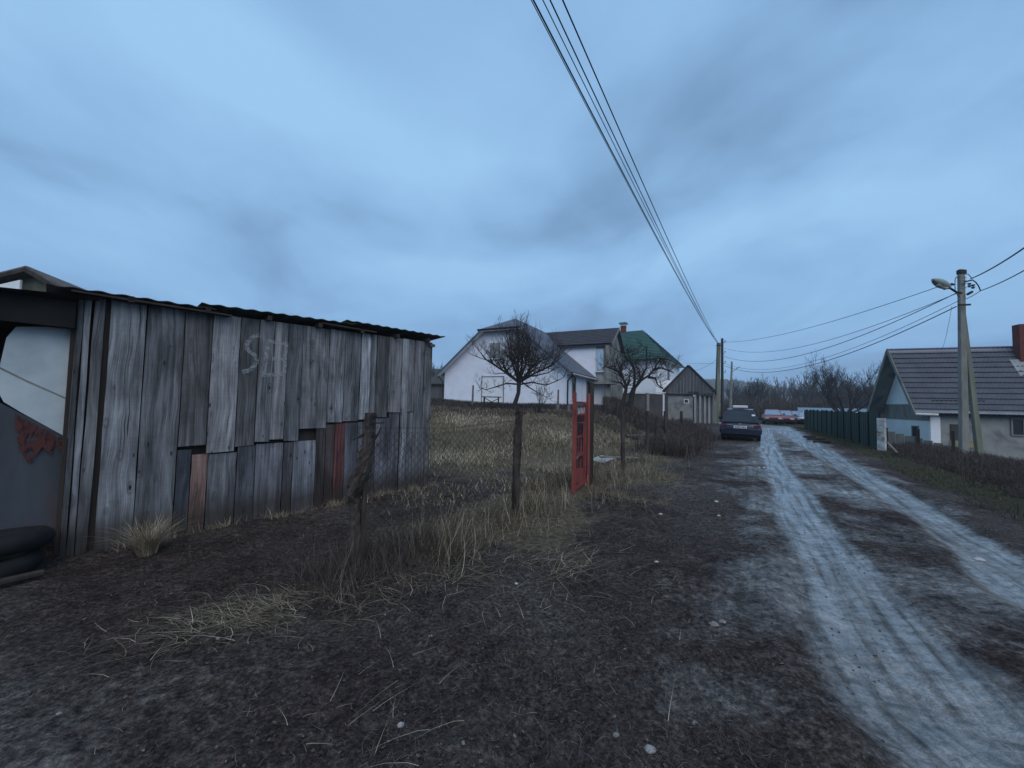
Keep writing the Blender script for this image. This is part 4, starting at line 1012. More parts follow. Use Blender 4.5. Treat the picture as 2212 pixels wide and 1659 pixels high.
# ------------------------------------------------------------------ 9. THE TILED HOUSE on the right
def right_house():
    Y = 23.0; R0 = dp(1917, 757.5, Y); th = R_(20)
    exd = Vector((math.cos(th), -math.sin(th), 0)); dn = Vector((math.sin(th), math.cos(th), 0))    # ridge to the right, depth away
    z_r = R0.z
    def half(u, v, sgn):
        r = ray(u, v)
        best = None
        s = r.x / r.y
        # R0 + sgn*w*dn on the sight line
        w_ = (s * R0.y - R0.x) / (sgn * (dn.x - s * dn.y)); p = R0 + dn * (sgn * w_); zz = CAM_H + r.z / r.y * p.y
        return w_, zz
    wn, zn = half(1975, 894, -1); wf, zf = half(1873, 893, 1)
    W = (wn + wf) / 2; E = zn
    print('RIGHT HOUSE half width', wn, wf, 'eave', zn, zf, 'ridge', z_r)
    base = -1.15; LN = 17.0; O = Vector((R0.x, R0.y, 0)); rz = -th
    h = empty('tiled_house', O, rz, 'long low house with plum-grey metal tile roof, pale gable and red chimney', 'house')
    vo = .75; sl = (z_r - E) / W
    dl = math.hypot(W, z_r - E)
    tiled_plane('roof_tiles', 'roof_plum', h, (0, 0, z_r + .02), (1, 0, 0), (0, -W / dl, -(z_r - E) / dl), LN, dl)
    MB().slab([(0, 0, z_r), (0, -W, E), (LN, -W, E), (LN, 0, z_r)], .06).obj('roof_deck', MATS['wood_dark'], h)
    MB().slab([(LN, 0, z_r), (LN, W, E), (0, W, E), (0, 0, z_r)], .06).obj('roof_plane', MATS['concrete'], h)
    MB().tube([(-.03, 0, z_r + .05), (LN, 0, z_r + .05)], .07, 8).obj('ridge_cap', MATS['roof_grey'], h)
    MB().bar((-.02, -.02, z_r - .02), (-.02, -W, E - .02), .04, .2).obj('barge_board', MATS['concrete'], h)
    MB().bar((-.02, .02, z_r - .02), (-.02, W, E - .02), .04, .2).obj('barge_board', MATS['concrete'], h)
    # gable: upper white triangle, grey band, lower whitish wall
    wx = vo; wi = W - .35; band = E + .55
    def yy(z): return min(wi, (z_r - .1 - z) / sl)
    MB().slab([(wx, yy(band), band), (wx, -yy(band), band), (wx, 0, z_r - .12)], .2).obj('gable_wall', MATS['stucco_shed_white'], h)
    MB().slab([(wx - .03, wi, band - .9), (wx - .03, -wi, band - .9), (wx - .03, -yy(band), band - .005), (wx - .03, yy(band), band - .005)], .2).obj('gable_band', MATS['concrete'], h)
    MB().slab([(wx, wi, base), (wx, -wi, base), (wx, -wi, band - .905), (wx, wi, band - .905)], .2).obj('wall', MATS['stucco_shed_white'], h)
    MB().slab([(wx + .2, -wi, base), (LN - .5, -wi, base), (LN - .5, -wi, E + .25), (wx + .2, -wi, E + .25)], .2).obj('wall', MATS['block_wall'], h)
    MB().slab([(LN - .5, wi, base), (wx + .2, wi, base), (wx + .2, wi, E + .25), (LN - .5, wi, E + .25)], .2).obj('wall', MATS['block_wall'], h)
    MB().box((wx + .22, -wi - .02, .1), (.4, .06, 2.4)).obj('corner_strip', MATS['plain_white'], h)
    window(h, (wx - .01, -W * .33, E + (z_r - E) * .42), .5, .75, (-1, 0, 0), 'plain_white', 'dark_glass', 1)
    window(h, (wx - .01, -wi * .45, E - 1.0), .55, .65, (-1, 0, 0), 'concrete', 'dark_glass', 0, False)
    window(h, (wx + 3.4, -wi - .01, E - .55), .5, .9, (0, -1, 0), 'concrete', 'dark_glass', 0, False)
    MB().box((wx + 1.1, -wi - .02, -.05), (.55, .03, 1.9)).obj('door', MATS['concrete_dark'], h)
    MB().tube([(-.02, -W - .05, E + .0), (.9, -W - .05, E - .02)], .07, 8).obj('gutter', MATS['trim_white'], h)
    MB().box((2.05, -wi - .05, -.12), (1.0, .02, .34)).obj('yellow_patch', MATS['yellow_patch'], h)
    # chimney where the sight line of its foot meets the near slope
    r = ray(2191, 757); 
    kx = None
    for i in range(0, 1700):
        x = i * .01; p = O + exd * x; s = p.x / p.y
        if s > r.x / r.y: kx = x; break
    kx = kx or 7
    P = O + exd * kx; topz_ = CAM_H + (ray(2191, 705).z / ray(2191, 705).y) * P.y
    ch = MB().box((kx, -.45, (topz_ + z_r) / 2 - .55), (.42, .46, topz_ - z_r + 1.1)).obj('chimney', MATS['brick_red'], h)
    fl = tiled = MB().slab([(kx - .6, -.55, z_r - .5 * sl), (kx - .55, -W * .46, z_r - W * .46 * sl + .0), (kx + .7, -W * .46, z_r - W * .46 * sl + .0), (kx + .7, -.55, z_r - .5 * sl)], .05)
    o = fl.obj('flashing_sheet', MATS['concrete_light'], h); o.location = (0, -.045 * 1, .075)
    # dark weathered strips where snow guards sit
    for (x0, x1, k) in ((.9, 3.0, .83), (4.6, 5.6, .80), (6.4, 9.4, .86)):
        MB().box(((x0 + x1) / 2, -W * k, z_r - (z_r - E) * k + .09), (x1 - x0, .07, .09)).obj('snow_guard', MATS['plastic_dark'], h)
right_house()

# ------------------------------------------------------------------ 10. green sheet fence, pillar, low wall
def green_fence():
    a = Vector((15.0, 15.7, 0)); b = Vector((24.0, 31.6, 0)); d = (b - a); LN = d.length; d.normalize()
    q = dp(1903, 985, 15.2)
    f = empty('green_fence', a, math.atan2(d.y, d.x), 'dark green sheet metal fence along the right side of the lane', 'fence')
    n = 13; wd = LN / n
    for k in range(n):
        xm = (k + .5) * wd; p = a + d * xm; z = float(Hmacro(p.x, p.y)); hp = 1.45 + .03 * math.sin(k * 2.1)
        m = MB(); ys = []; cols = 16; vs = []
        for i in range(cols + 1):
            x = k * wd + .05 + (wd - .1) * i / cols; yo = .02 * (1 if (i // 2) % 2 else -1)
            vs += [(x, yo, z + .02), (x, yo, z + hp)]
        fs = [(2 * i, 2 * i + 2, 2 * i + 3, 2 * i + 1) for i in range(cols)]
        m.add(vs, fs); m.obj('fence_panel', MATS['green_paint'], f)
        MB().box((k * wd, .0, z + .72), (.09, .09, 1.56)).obj('fence_post', MATS['rubber'], f)
        MB().box((xm, -.05, z + hp - .02), (wd - .12, .04, .05)).obj('top_rail', MATS['green_paint'], f)
    z = float(Hmacro(q.x, q.y))
    g = empty('whitewashed_pillar', (q.x - .05, q.y - .1, z), R_(30), 'flaking whitewashed gate pillar at the near end of the green fence', 'pillar')
    tz = dp(1903, 903, 15.2).z - z
    MB().box((0, 0, tz * .34), (.22, .22, tz * .68)).obj('lower_block', MATS['white_flaking'], g)
    MB().box((.01, 0, tz * .84), (.215, .215, tz * .31)).obj('upper_block', MATS['white_flaking'], g)
    # dark wooden gate leaf between fence and pillar
    g2 = empty('board_gate', a + Vector((-.1, -.15, float(Hmacro(a.x, a.y)))), math.atan2(q.y - a.y, q.x - a.x), 'small dark wooden gate between green fence and whitewashed pillar', 'gate')
    for k in range(5): MB().box((.10 + .10 * k, 0, .74), (.09, .025, 1.4)).obj('gate_board', MATS['wood_dark'], g2)
    # low pale slab fence before the tiled house
    p0 = dp(1915, 930, 17.2); p1 = dp(2060, 965, 15.6); dd = (p1 - p0); dd.z = 0; LL = dd.length; dd.normalize()
    lf = empty('slab_fence', (p0.x, p0.y, 0), math.atan2(dd.y, dd.x), 'low weathered slab fence in front of the tiled house', 'fence')
    for k in range(7):
        pp = Vector((p0.x, p0.y, 0)) + dd * (LL * (k + .5) / 7); zt = p0.z + (p1.z - p0.z) * (k + .5) / 7
        MB().box((LL * (k + .5) / 7, 0, zt - .6), (LL / 7 - .02, .05, 1.2)).obj('slab', MATS['concrete'], lf)
    for k in (0, 3, 6): MB().box((LL * (k) / 6.0, -.06, p0.z - .55), (.1, .1, 1.35)).obj('fence_post', MATS['wood_dark'], lf)
    s0 = dp(1916, 955, 14.2); s1 = dp(1938, 978, 13.4)
    MB().bar(s0, s1, .06, .04).obj('loose_plank', MATS['wood_weathered'], label='pale loose plank leaning down beside the whitewashed pillar', cat='plank')
green_fence()
# felled logs by the green fence
for i, (u, v, l, rz, lab) in enumerate([(1762, 957, .95, .1, 'dark log lying nearest the green fence'), (1748, 952, .8, .25, 'pale cut log lying by the green fence'), (1775, 962, .7, -.2, 'short bark-covered log lying by the green fence')]):
    p = gp(u, v, -.15); z = h1(p.x, p.y) + .05
    c, s = math.cos(rz), math.sin(rz)
    lg = empty('felled_log', (p.x, p.y, z), rz, lab, 'log', 'logs by the green fence')
    MB().tube([(-l / 2, 0, 0), (l / 2, 0, 0)], .06, 10).obj('bark', MATS['bark'], lg, smooth=False)
    for s_ in (-1, 1): MB().tube([(s_ * (l / 2 - .002), 0, 0), (s_ * (l / 2 + .006), 0, 0)], .05, 10).obj('cut_end', MATS['wood_weathered'], lg)

# ------------------------------------------------------------------ 11. FENCE POSTS, chain link, red gate
def rough_post(path, rads, n=12, seed=1, amp=.18, k=6):
    rg = np.random.RandomState(seed); m = MB(); pts = []; rr = []
    P = [Vector(p) for p in path]; sub = k
    for i in range(len(P) - 1):
        for j in range(sub):
            s = j / sub; pts.append(P[i].lerp(P[i + 1], s)); rr.append(rads[i] + (rads[i + 1] - rads[i]) * s)
    pts.append(P[-1]); rr.append(rads[-1]); vs = []; ph = rg.rand(n) * 6
    for i, p in enumerate(pts):
        for j in range(n):
            a = 2 * math.pi * j / n; r = rr[i] * (1 + amp * math.sin(3 * a + ph[0] + i * .06) * .5 + amp * (rg.rand() - .5) + amp * .5 * math.sin(ph[j] * 3))
            vs.append(p + Vector((r * math.cos(a), r * math.sin(a), .01 * (rg.rand() - .5))))
    L_ = len(pts); fs = [(i * n + j, i * n + (j + 1) % n, (i + 1) * n + (j + 1) % n, (i + 1) * n + j) for i in range(L_ - 1) for j in range(n)]
    fs += [tuple(range(n))[::-1], tuple(range((L_ - 1) * n, L_ * n))]
    return m.add(vs, fs)
FP = 'old posts of the field fence'
Yp = 3.4
g1 = dp(772, 1255, Yp); bp = Vector((g1.x, Yp, 0))
pp = [dp(u, v, Yp) - bp for u, v in ((774, 1262), (772, 1180), (770, 1120), (768, 1075), (776, 1040), (790, 1000), (797, 960), (798, 925), (800, 892))]
e = empty('gnarled_post', bp, 0, 'crooked dark gnarled fence post nearest the camera, in front of the shed', 'fence post', FP)
rough_post(pp, [.045, .044, .042, .048, .074, .060, .048, .046, .043], 14, 3, .42, 5).obj('trunk', MATS['post_bark'], e)
q = lambda u, v, d=0: dp(u, v, Yp + d) - bp
MB().tube([q(790, 935, -.03), q(775, 944, -.05), q(760, 951, -.05)], [.014, .009, .004], 6).obj('branch_stub', MATS['bark'], e)
MB().tube([q(808, 950, -.03), q(818, 936, -.04), q(822, 924, -.04)], [.012, .008, .004], 6).obj('branch_stub', MATS['bark'], e)
MB().tube([q(770, 1085, -.02), q(757, 1068, -.05), q(772, 1040, -.05), q(790, 1015, -.03)], [.03, .035, .04, .02], 8).obj('branch_stub', MATS['post_bark'], e)
rough_post([q(783, 1230), q(785, 1120), q(788, 1040)], [.028, .026, .022], 8, 9, .3, 4).obj('branch_stub', MATS['post_bark'], e)
MB().tube([q(806, 914, -.05), q(830, 913, -.05)], .006, 5).obj('wire_end', MATS['cable'], e)
b2 = dp(1113, 1112, 5.35); b2v = Vector((b2.x, 5.35, 0)); q2 = lambda u, v: dp(u, v, 5.35) - b2v
e = empty('straight_post', b2v, 0, 'thick dark straight fence post left of the red gate', 'fence post', FP)
rough_post([q2(1113, 1125), q2(1116, 1000), q2(1119, 930), q2(1122, 883)], [.052, .054, .050, .050], 12, 5, .3, 8).obj('trunk', MATS['post_bark'], e)
for i, (u, vb, vt, Y, r, lab) in enumerate([(1345, 1020, 893, 9.2, 0.055, 'first grey post in the brush right of the red gate'), (1397, 990, 888, 11.9, 0.055, 'second post right of the red gate'),
                                             (1437, 960, 888, 15.0, 0.065, 'third post right of the red gate'), (1471, 945, 888, 19.0, 0.072, 'fourth and farthest post in the dark brush'), (1415, 968, 903, 13.6, .025, 'thin leaning stake between second and third posts')]):
    b = dp(u, vb, Y); bz = Vector((b.x, Y, float(H(b.x, Y)) - .05)); tp = dp(u + rng.uniform(-1, 2), vt, Y) - bz
    e = empty('fence_post', bz, 0, lab, 'fence post', FP)
    rough_post([(0, 0, 0), tp * .5 + Vector((.01, 0, 0)), tp], [r, r * .95, r * .85], 10, 20 + i, .2, 6).obj('trunk', MATS['post_bark'] if i != 4 else MATS['bark'], e)
# posts and stakes up on the rise, before the white house
for i, (u, vb, vt, Y, r, lab) in enumerate([(1020, 888, 832, 21, .06, 'leaning pale pole before the gable, left of the apple tree'), (1205, 893, 842, 20, .05, 'thin pole before the gable, right of the apple tree'),
                                             (1203, 893, 872, 19.5, .11, 'short thick stump beside the thin pole'), (1228, 896, 874, 19, .09, 'short stake left of the red gate, before the house corner')]):
    b = dp(u, vb, Y); z = float(H(b.x, Y)); tp = dp(u + (2 if i == 0 else 1), vt, Y)
    MB2 = rough_post([(b.x, Y, z - .1), tp], [r, r * .85], 8, 60 + i, .15, 8)
    MB2.obj('field_pole', MATS['wood_weathered'], label=lab, cat='pole')

def chain_link():
    P = [Vector((-1.35, 3.4, 0)), Vector((.04, 5.35, 0)), Vector((1.02, 6.62, 0))]
    for seg, (a, b, lab) in enumerate([(P[0], P[1], 'rusty chain link mesh strung between the gnarled post and the straight post')]):
        d = b - a; LN = d.length; d.normalize(); o = empty('chain_link_fence', a, math.atan2(d.y, d.x), lab, 'fence')
        pit = .085; hgt = 1.22; n = int(LN / pit); rows = int(hgt / (pit / 2 * 1.0)); V = []; Q = []; r = .0023; z0 = .08
        c = 0
        for i in range(n + 1):
            pts = []
            for j in range(rows + 1):
                x = i * pit + (pit / 2 if j % 2 else 0); x = min(x, LN); sagz = -.05 * math.sin(math.pi * x / LN) * (j / rows)
                pts.append((x, .004 * (1 if j % 2 else -1), z0 + j * pit / 2 + sagz))
            for j, p in enumerate(pts):
                for kk in range(3):
                    an = 2.094 * kk; V.append((p[0] + r * math.cos(an), p[1] + r * math.sin(an), p[2]))
            for j in range(rows):
                for kk in range(3):
                    Q.append((c + j * 3 + kk, c + j * 3 + (kk + 1) % 3, c + (j + 1) * 3 + (kk + 1) % 3, c + (j + 1) * 3 + kk))
            c += 3 * (rows + 1)
            # the mirrored strand that closes the diamonds
            for j, p in enumerate(pts):
                x = min(i * pit + pit / 2 + (pit / 2 if j % 2 == 0 else 0), LN)
                for kk in range(3):
                    an = 2.094 * kk; V.append((x + r * math.cos(an), p[1] * -1 + r * math.sin(an), p[2]))
            for j in range(rows):
                for kk in range(3):
                    Q.append((c + j * 3 + kk, c + j * 3 + (kk + 1) % 3, c + (j + 1) * 3 + (kk + 1) % 3, c + (j + 1) * 3 + kk))
            c += 3 * (rows + 1)
        fast_mesh('wire_mesh', np.array(V), np.array(Q), MATS['cable'], parent=o, kind='stuff')
        MB().tube([(0, 0, z0 + hgt), (LN / 2, 0, z0 + hgt - .05), (LN, 0, z0 + hgt)], .003, 4).obj('top_wire', MATS['cable'], o)
chain_link()

def red_gate():
    a = dp(1240, 1066, 6.7); b = dp(1262, 1046, 7.35); o = Vector((a.x, a.y, 0)); d = Vector((b.x - a.x, b.y - a.y, 0)); W = d.length; rz = math.atan2(d.y, d.x)
    print('gate', o, W)
    g = empty('red_gate', o, rz, 'red painted metal garden gate standing ajar, smeared with dark marks', 'gate')
    hL = dp(1236, 848, 6.7).z; zb = .04
    hb = dp(1240, 871, 6.7).z; W = max(W, .66)
    MB().box((-.04, 0, hL / 2), (.055, .055, hL)).obj('gate_post', MATS['red_paint'], g)
    zt = hb - .02
    MB().box((.03, 0, (zt + zb) / 2 + .03), (.04, .045, zt - zb)).obj('frame_stile', MATS['red_paint'], g)
    MB().box((W - .02, 0, (zt + zb) / 2 + .03), (.05, .045, zt - zb)).obj('frame_stile', MATS['red_paint'], g)
    MB().box((W / 2, 0, zt + .03), (W - .02, .05, .045)).obj('frame_rail', MATS['red_paint'], g)
    MB().box((W / 2, 0, zb + .04), (W - .09, .04, .045)).obj('frame_rail', MATS['red_paint'], g)
    ztp = zt - .21
    MB().box((W / 2 + .005, 0, (ztp + zb) / 2 + .03), (W - .085, .008, ztp - zb)).obj('panel', MATS['red_paint'], g)
    MB().box((W / 2 + .005, 0, ztp + .03), (W - .085, .03, .03)).obj('frame_rail', MATS['red_paint'], g)
    for k in range(6):
        x = .09 + k * (W - .15) / 5.5; MB().tube([(x, 0, ztp), (x + .05, 0, ztp + .15), (x, 0, zt + .01)], .006, 5).obj('wire_bar', MATS['steel'], g)
    # dark daubs on the face that looks to the camera (strokes of black paint)
    yf = -.009 
    def daub(pts, wd):
        m = MB()
        for (p0, p1) in zip(pts[:-1], pts[1:]):
            m.bar((p0[0] * W, yf, p0[1] * zt), (p1[0] * W, yf, p1[1] * zt), wd, .004, up=(0, 1, 0))
        return m
    sm = MB()
    def add(pts, wd):
        for (p0, p1) in zip(pts[:-1], pts[1:]):
            A0 = Vector((p0[0] * W, yf, p0[1] * zt)); B0 = Vector((p1[0] * W, yf, p1[1] * zt)); dd = (B0 - A0); l = dd.length; dd.normalize(); s = Vector((dd.z, 0, -dd.x)) * wd / 2
            sm.add([A0 + s, A0 - s, B0 - s, B0 + s], [(0, 1, 2, 3)]) if False else None
            m = MB().slab([A0 - s, A0 + s, B0 + s, B0 - s], -.002); sm.add(m.v, m.f)
    for strokes, nm in (([([(.12, .84), (.88, .84)], .13)], 'top daub'), ([([(.20, .755), (.78, .74)], .10), ([(.22, .68), (.75, .69)], .12), ([(.70, .74), (.66, .58)], .10)], ''),
                        ([([(.22, .62), (.18, .46)], .09), ([(.45, .62), (.40, .45)], .10), ([(.72, .60), (.70, .44)], .09)], ''),
                        ([([(.20, .37), (.15, .27)], .09), ([(.42, .38), (.36, .27)], .09), ([(.72, .38), (.68, .25)], .11), ([(.25, .37), (.72, .385)], .05)], '')):
        sm = MB()
        for pts, wd in strokes: add(pts, wd)
        sm.obj('dark_daub', MATS['smudge_ragged'], g)
    MB().box((.10, -.02, zt * .40), (.035, .03, .05)).obj('padlock', MATS['steel'], g)
    MB().box((.09, -.012, zt * .44), (.07, .012, .09)).obj('lock_plate', MATS['black_smudge'], g)
    p = dp(1272, 1048, 7.45); tp = dp(1273, 828, 7.45)
    e = empty('grey_post', (p.x, p.y, 0), .3, 'tall squared grey post that the red gate leans against', 'fence post')
    MB().box((.03, 0, tp.z / 2), (.085, .07, tp.z)).obj('timber', MATS['wood_dark'], e)
    MB().box((-.045, -.03, dp(1265, 850, 7.45).z / 2), (.045, .06, dp(1265, 850, 7.45).z)).obj('red_hinge_post', MATS['red_paint'], e)
red_gate()

# workbench by the gable, odd sheets and boards in the field
def bench():
    Y = 20.5; l = dp(1043, 858, Y); r = dp(1080, 858, Y); W = (r - l).length; z = float(H(l.x, Y)); tz = l.z
    b = empty('work_bench', (l.x, Y, z), 0, 'rickety dark trestle bench before the white gable, left of the apple tree', 'bench')
    hgt = max(.6, tz - z)
    MB().box((W / 2, 0, hgt), (W + .15, .5, .05)).obj('top', MATS['wood_weathered'], b)
    for x in (.08, W - .08):
        for y in (-.2, .2): MB().box((x, y, hgt / 2), (.06, .06, hgt)).obj('leg', MATS['wood_dark'], b)
    MB().bar((.1, -.22, hgt - .05), (W - .1, -.22, .15), .04).obj('brace', MATS['wood_dark'], b)
    MB().bar((.1, -.25, .15), (W - .1, -.25, hgt - .1), .04).obj('brace', MATS['wood_dark'], b)
    MB().box((W / 2, -.2, .12), (W, .04, .06)).obj('stretcher', MATS['wood_dark'], b)
bench()
p = gp(1300, 982, .25); zb_ = h1(p.x, p.y)
MB().slab([(p.x - .30, p.y, zb_ + .12), (p.x - .05, p.y - .22, zb_ + .06), (p.x + .36, p.y + .05, zb_ + .15), (p.x + .05, p.y + .25, zb_ + .20)], .012).obj('metal_sheet', MATS['concrete_light'], label='pale bent metal sheet lying in the grass right of the red gate', cat='metal sheet')
p = gp(1320, 992, .12); MB().bar((p.x - .3, p.y, .18), (p.x + .75, p.y + .1, .16), .1, .03).obj('loose_plank', MATS['wood_weathered'], label='loose plank in the grass beside the pale metal sheet', cat='plank')
p = gp(1385, 945, .2); z = h1(p.x, p.y)
MB().bar((p.x - .6, p.y, z + .25), (p.x + .8, p.y + .1, z + .28), .12, .03).obj('loose_plank', MATS['wood_weathered'], label='long plank lying across the field between the fence posts', cat='plank')

# ------------------------------------------------------------------ 12. CARS
def lens_shape(m, c, d, R=None): return m.box(c, d)
def car(name, paint, loc, rz, label, group=None, L_=4.35, Wd=1.68, Ht=1.42, wagon=False, rear=True):
    """x across, +y forward, z up; origin on the ground at the middle"""
    c = empty(name, loc, rz, label, 'car', group)
    hl = L_ / 2; belt = .90
    st = [(-hl, .42, .62, .80), (-hl + .04, .30, .74, .84), (-hl + .18, .24, belt - .02 if wagon else .86, Wd / 2 - .02), (-hl + .8, .20, belt, Wd / 2), (-.4, .18, belt + .01, Wd / 2), (.75, .18, belt - .02, Wd / 2),
          (hl - .95, .20, .82, Wd / 2 - .01), (hl - .35, .24, .73, Wd / 2 - .05), (hl - .06, .30, .62, Wd / 2 - .13), (hl, .40, .55, Wd / 2 - .2)]
    vs = []; 
    for (y, zb, zt, hw) in st:
        prof = [(-.80, zb), (-.985, zb + .08), (-1.0, zb + (zt - zb) * .5), (-.975, zt - .10), (-.90, zt - .015), (-.5, zt + .01), (.5, zt + .01), (.90, zt - .015), (.975, zt - .10), (1.0, zb + (zt - zb) * .5), (.985, zb + .08), (.80, zb)]
        vs += [(x * hw, y, z) for x, z in prof]
    k = 12; n = len(st); fs = [(i * k + j, (i + 1) * k + j, (i + 1) * k + (j + 1) % k, i * k + (j + 1) % k) for i in range(n - 1) for j in range(k)]
    fs += [tuple(range(k)), tuple(range((n - 1) * k, n * k))[::-1]]
    MB().add(vs, fs).obj('body', MATS[paint], c, smooth=True)
    # greenhouse
    rb = -hl + (.12 if wagon else .75); rt = -hl + (.62 if wagon else 1.35); ft = .15; fb = 1.05; hb = Wd / 2 - .07; ht = Wd / 2 - .24; zr = Ht
    b0 = belt - .03
    g = [(-hb, rb, b0), (hb, rb, b0), (hb, fb, b0), (-hb, fb, b0), (-ht, rt, zr - .03), (ht, rt, zr - .03), (ht, ft, zr - .02), (-ht, ft, zr - .02), (-ht + .12, rt + .08, zr), (ht - .12, rt + .08, zr), (ht - .12, ft - .1, zr + .01), (-ht + .12, ft - .1, zr + .01)]
    MB().add(g, [(0, 1, 5, 4), (1, 2, 6, 5), (2, 3, 7, 6), (3, 0, 4, 7), (4, 5, 9, 8), (5, 6, 10, 9), (6, 7, 11, 10), (7, 4, 8, 11), (8, 9, 10, 11), (3, 2, 1, 0)]).obj('cabin', MATS[paint], c)
    def pane(name, idx, ins, off, mat='dark_glass'):
        P = [Vector(g[i]) for i in idx]; cen = sum(P, Vector()) / len(P); nn = (P[1] - P[0]).cross(P[2] - P[0]).normalized()
        if nn.dot(cen - Vector((0, -.4, 1.1))) < 0: nn = -nn
        Q = [p + (cen - p) * ins + nn * off for p in P]
        if ((Q[1] - Q[0]).cross(Q[2] - Q[0])).dot(nn) < 0: Q = Q[::-1]
        MB().slab(Q, .008).obj(name, MATS[mat], c)
    pane('rear_window', (0, 1, 5, 4), .13, .010); pane('windscreen', (2, 3, 7, 6), .12, .010, 'sky_glass')
    pane('side_window', (1, 2, 6, 5), .16, .010); pane('side_window', (3, 0, 4, 7), .16, .010)
    for sx in (-1, 1):
        for wy in (-hl + .85, hl - .82):
            w_ = empty('wheel', (sx * (Wd / 2 - .10), wy, .31)); w_.parent = c
            m = MB().tube([(-.09, 0, 0), (-.08, 0, 0), (.08, 0, 0), (.09, 0, 0)], [.27, .31, .31, .27], 20)
            m.obj('tyre', MATS['rubber'], w_); MB().tube([(sx * .085, 0, 0), (sx * .095, 0, 0)], .18, 14).obj('rim', MATS['steel'], w_)
        MB().box((sx * (Wd / 2 + .08), .72, .98), (.2, .09, .13)).obj('mirror', MATS['plastic_dark'], c)
        MB().box((sx * (Wd / 2 - .17), -hl - .0, .70), (.24, .06, .10)).obj('tail_light', MATS['tail_red'], c)
        MB().box((sx * (Wd / 2 - .34), hl - .055, .60), (.30, .12, .13), rz=-sx * .25).obj('headlight', MATS['headlight'], c)
    MB().box((0, -hl - .03, .44), (Wd - .08, .14, .2)).obj('rear_bumper', MATS['plastic_dark' if not wagon else paint], c)
    MB().box((0, hl - .0, .40), (Wd - .22, .14, .2)).obj('front_bumper', MATS['plastic_dark'], c)
    MB().box((0, hl - .02, .56), (.7, .06, .09)).obj('grille', MATS['plastic_dark'], c)
    MB().box((0, -.1, .24), (Wd - .25, L_ - .5, .14)).obj('underbody', MATS['plastic_dark'], c)
    pl = MB().box((0, -hl - .035, .66), (.52, .02, .115)).obj('number_plate', MATS['plate_white'], c)
    for k_ in range(7): MB().box((-.19 + .06 * k_ + (.02 if k_ > 3 else 0), -hl - .048, .66), (.035, .006, .065)).obj('plate_character', MATS['plastic_dark'], pl)
    return c
cb = dp(1602, 958, 16.9); hd = math.atan2(-.60, 1.0)
bc = car('parked_car', 'car_blue', (cb.x + 1.5, cb.y + 2.6, h1(cb.x + 1.0, cb.y + 1.8) - .02), hd, 'dark blue estate car with white roof box parked at the left of the lane', wagon=True, Wd=1.64, Ht=1.45)
MB().box((0, -.78, 1.468), (1.06, .95, .03)).obj('roof_sky_glare', MATS['car_white'], bc)  # white slab that paints the sky's reflection onto the blue roof
rb_ = MB().box((0, -1.25, 1.585), (.62, .45, .12)).obj('roof_box', MATS['plate_white'], bc)
for m_ in (rb_,): bv = m_.modifiers.new('bevel', 'BEVEL'); bv.width = .03; bv.segments = 3
for sx in (-1, 1): MB().tube([(sx * .56, -1.5, 1.43), (sx * .57, -1.3, 1.50), (sx * .57, .0, 1.50), (sx * .56, .15, 1.43)], .022, 6).obj('roof_rail', MATS['plastic_dark'], bc)
MB().box((.52, -2.0, 1.20), (.13, .02, .08), R=Matrix.Rotation(-.7, 3, 'X')).obj('window_sticker', MATS['plate_white'], bc)
MB().box((0, -2.19, .80), (.10, .02, .05)).obj('badge', MATS['steel'], bc)
for sx in (-1,): MB().box((-.42, -2.19, .76), (.22, .015, .03)).obj('badge', MATS['steel'], bc)
def pcar(u, v, Y, paint, head, lab, **kw):
    p = dp(u, v, Y); return car('parked_car', paint, (p.x, Y, h1(p.x, Y)), R_(180 + head), lab, 'cars parked beyond the lane bend', **kw)
pcar(1668, 905, 39, 'car_red', -31, 'red car facing the lane, leftmost of the parked row')
pcar(1693, 905, 40.5, 'car_red', -31, 'red car second from left in the parked row')
pcar(1718, 905, 42, 'car_maroon', -31, 'maroon car third from left in the parked row')
pcar(1752, 905, 41, 'car_white', -52, 'white car last in the row, nose sloping beside the fence')
def long_roof():
    p = dp(1808, 892, 44); z = h1(p.x, p.y)
    g = empty('low_shelter', (p.x, p.y, z), R_(-35), 'long low shelter with blue roof and pale edge behind the green fence', 'shelter')
    MB().slab([(-3.6, -1.2, 1.45), (3.6, -1.2, 1.45), (3.6, 1.6, 1.8), (-3.6, 1.6, 1.8)], .06).obj('roof', MATS['car_slate'], g)
    MB().box((0, -1.25, 1.40), (7.3, .05, .10)).obj('fascia', MATS['trim_white'], g)
    for x in (-3.3, 0, 3.3): MB().box((x, -1.0, .7), (.14, .14, 1.4)).obj('post', MATS['concrete'], g)
    MB().box((0, 1.4, .8), (7.0, .1, 1.6)).obj('back_wall', MATS['concrete_dark'], g)
long_roof()

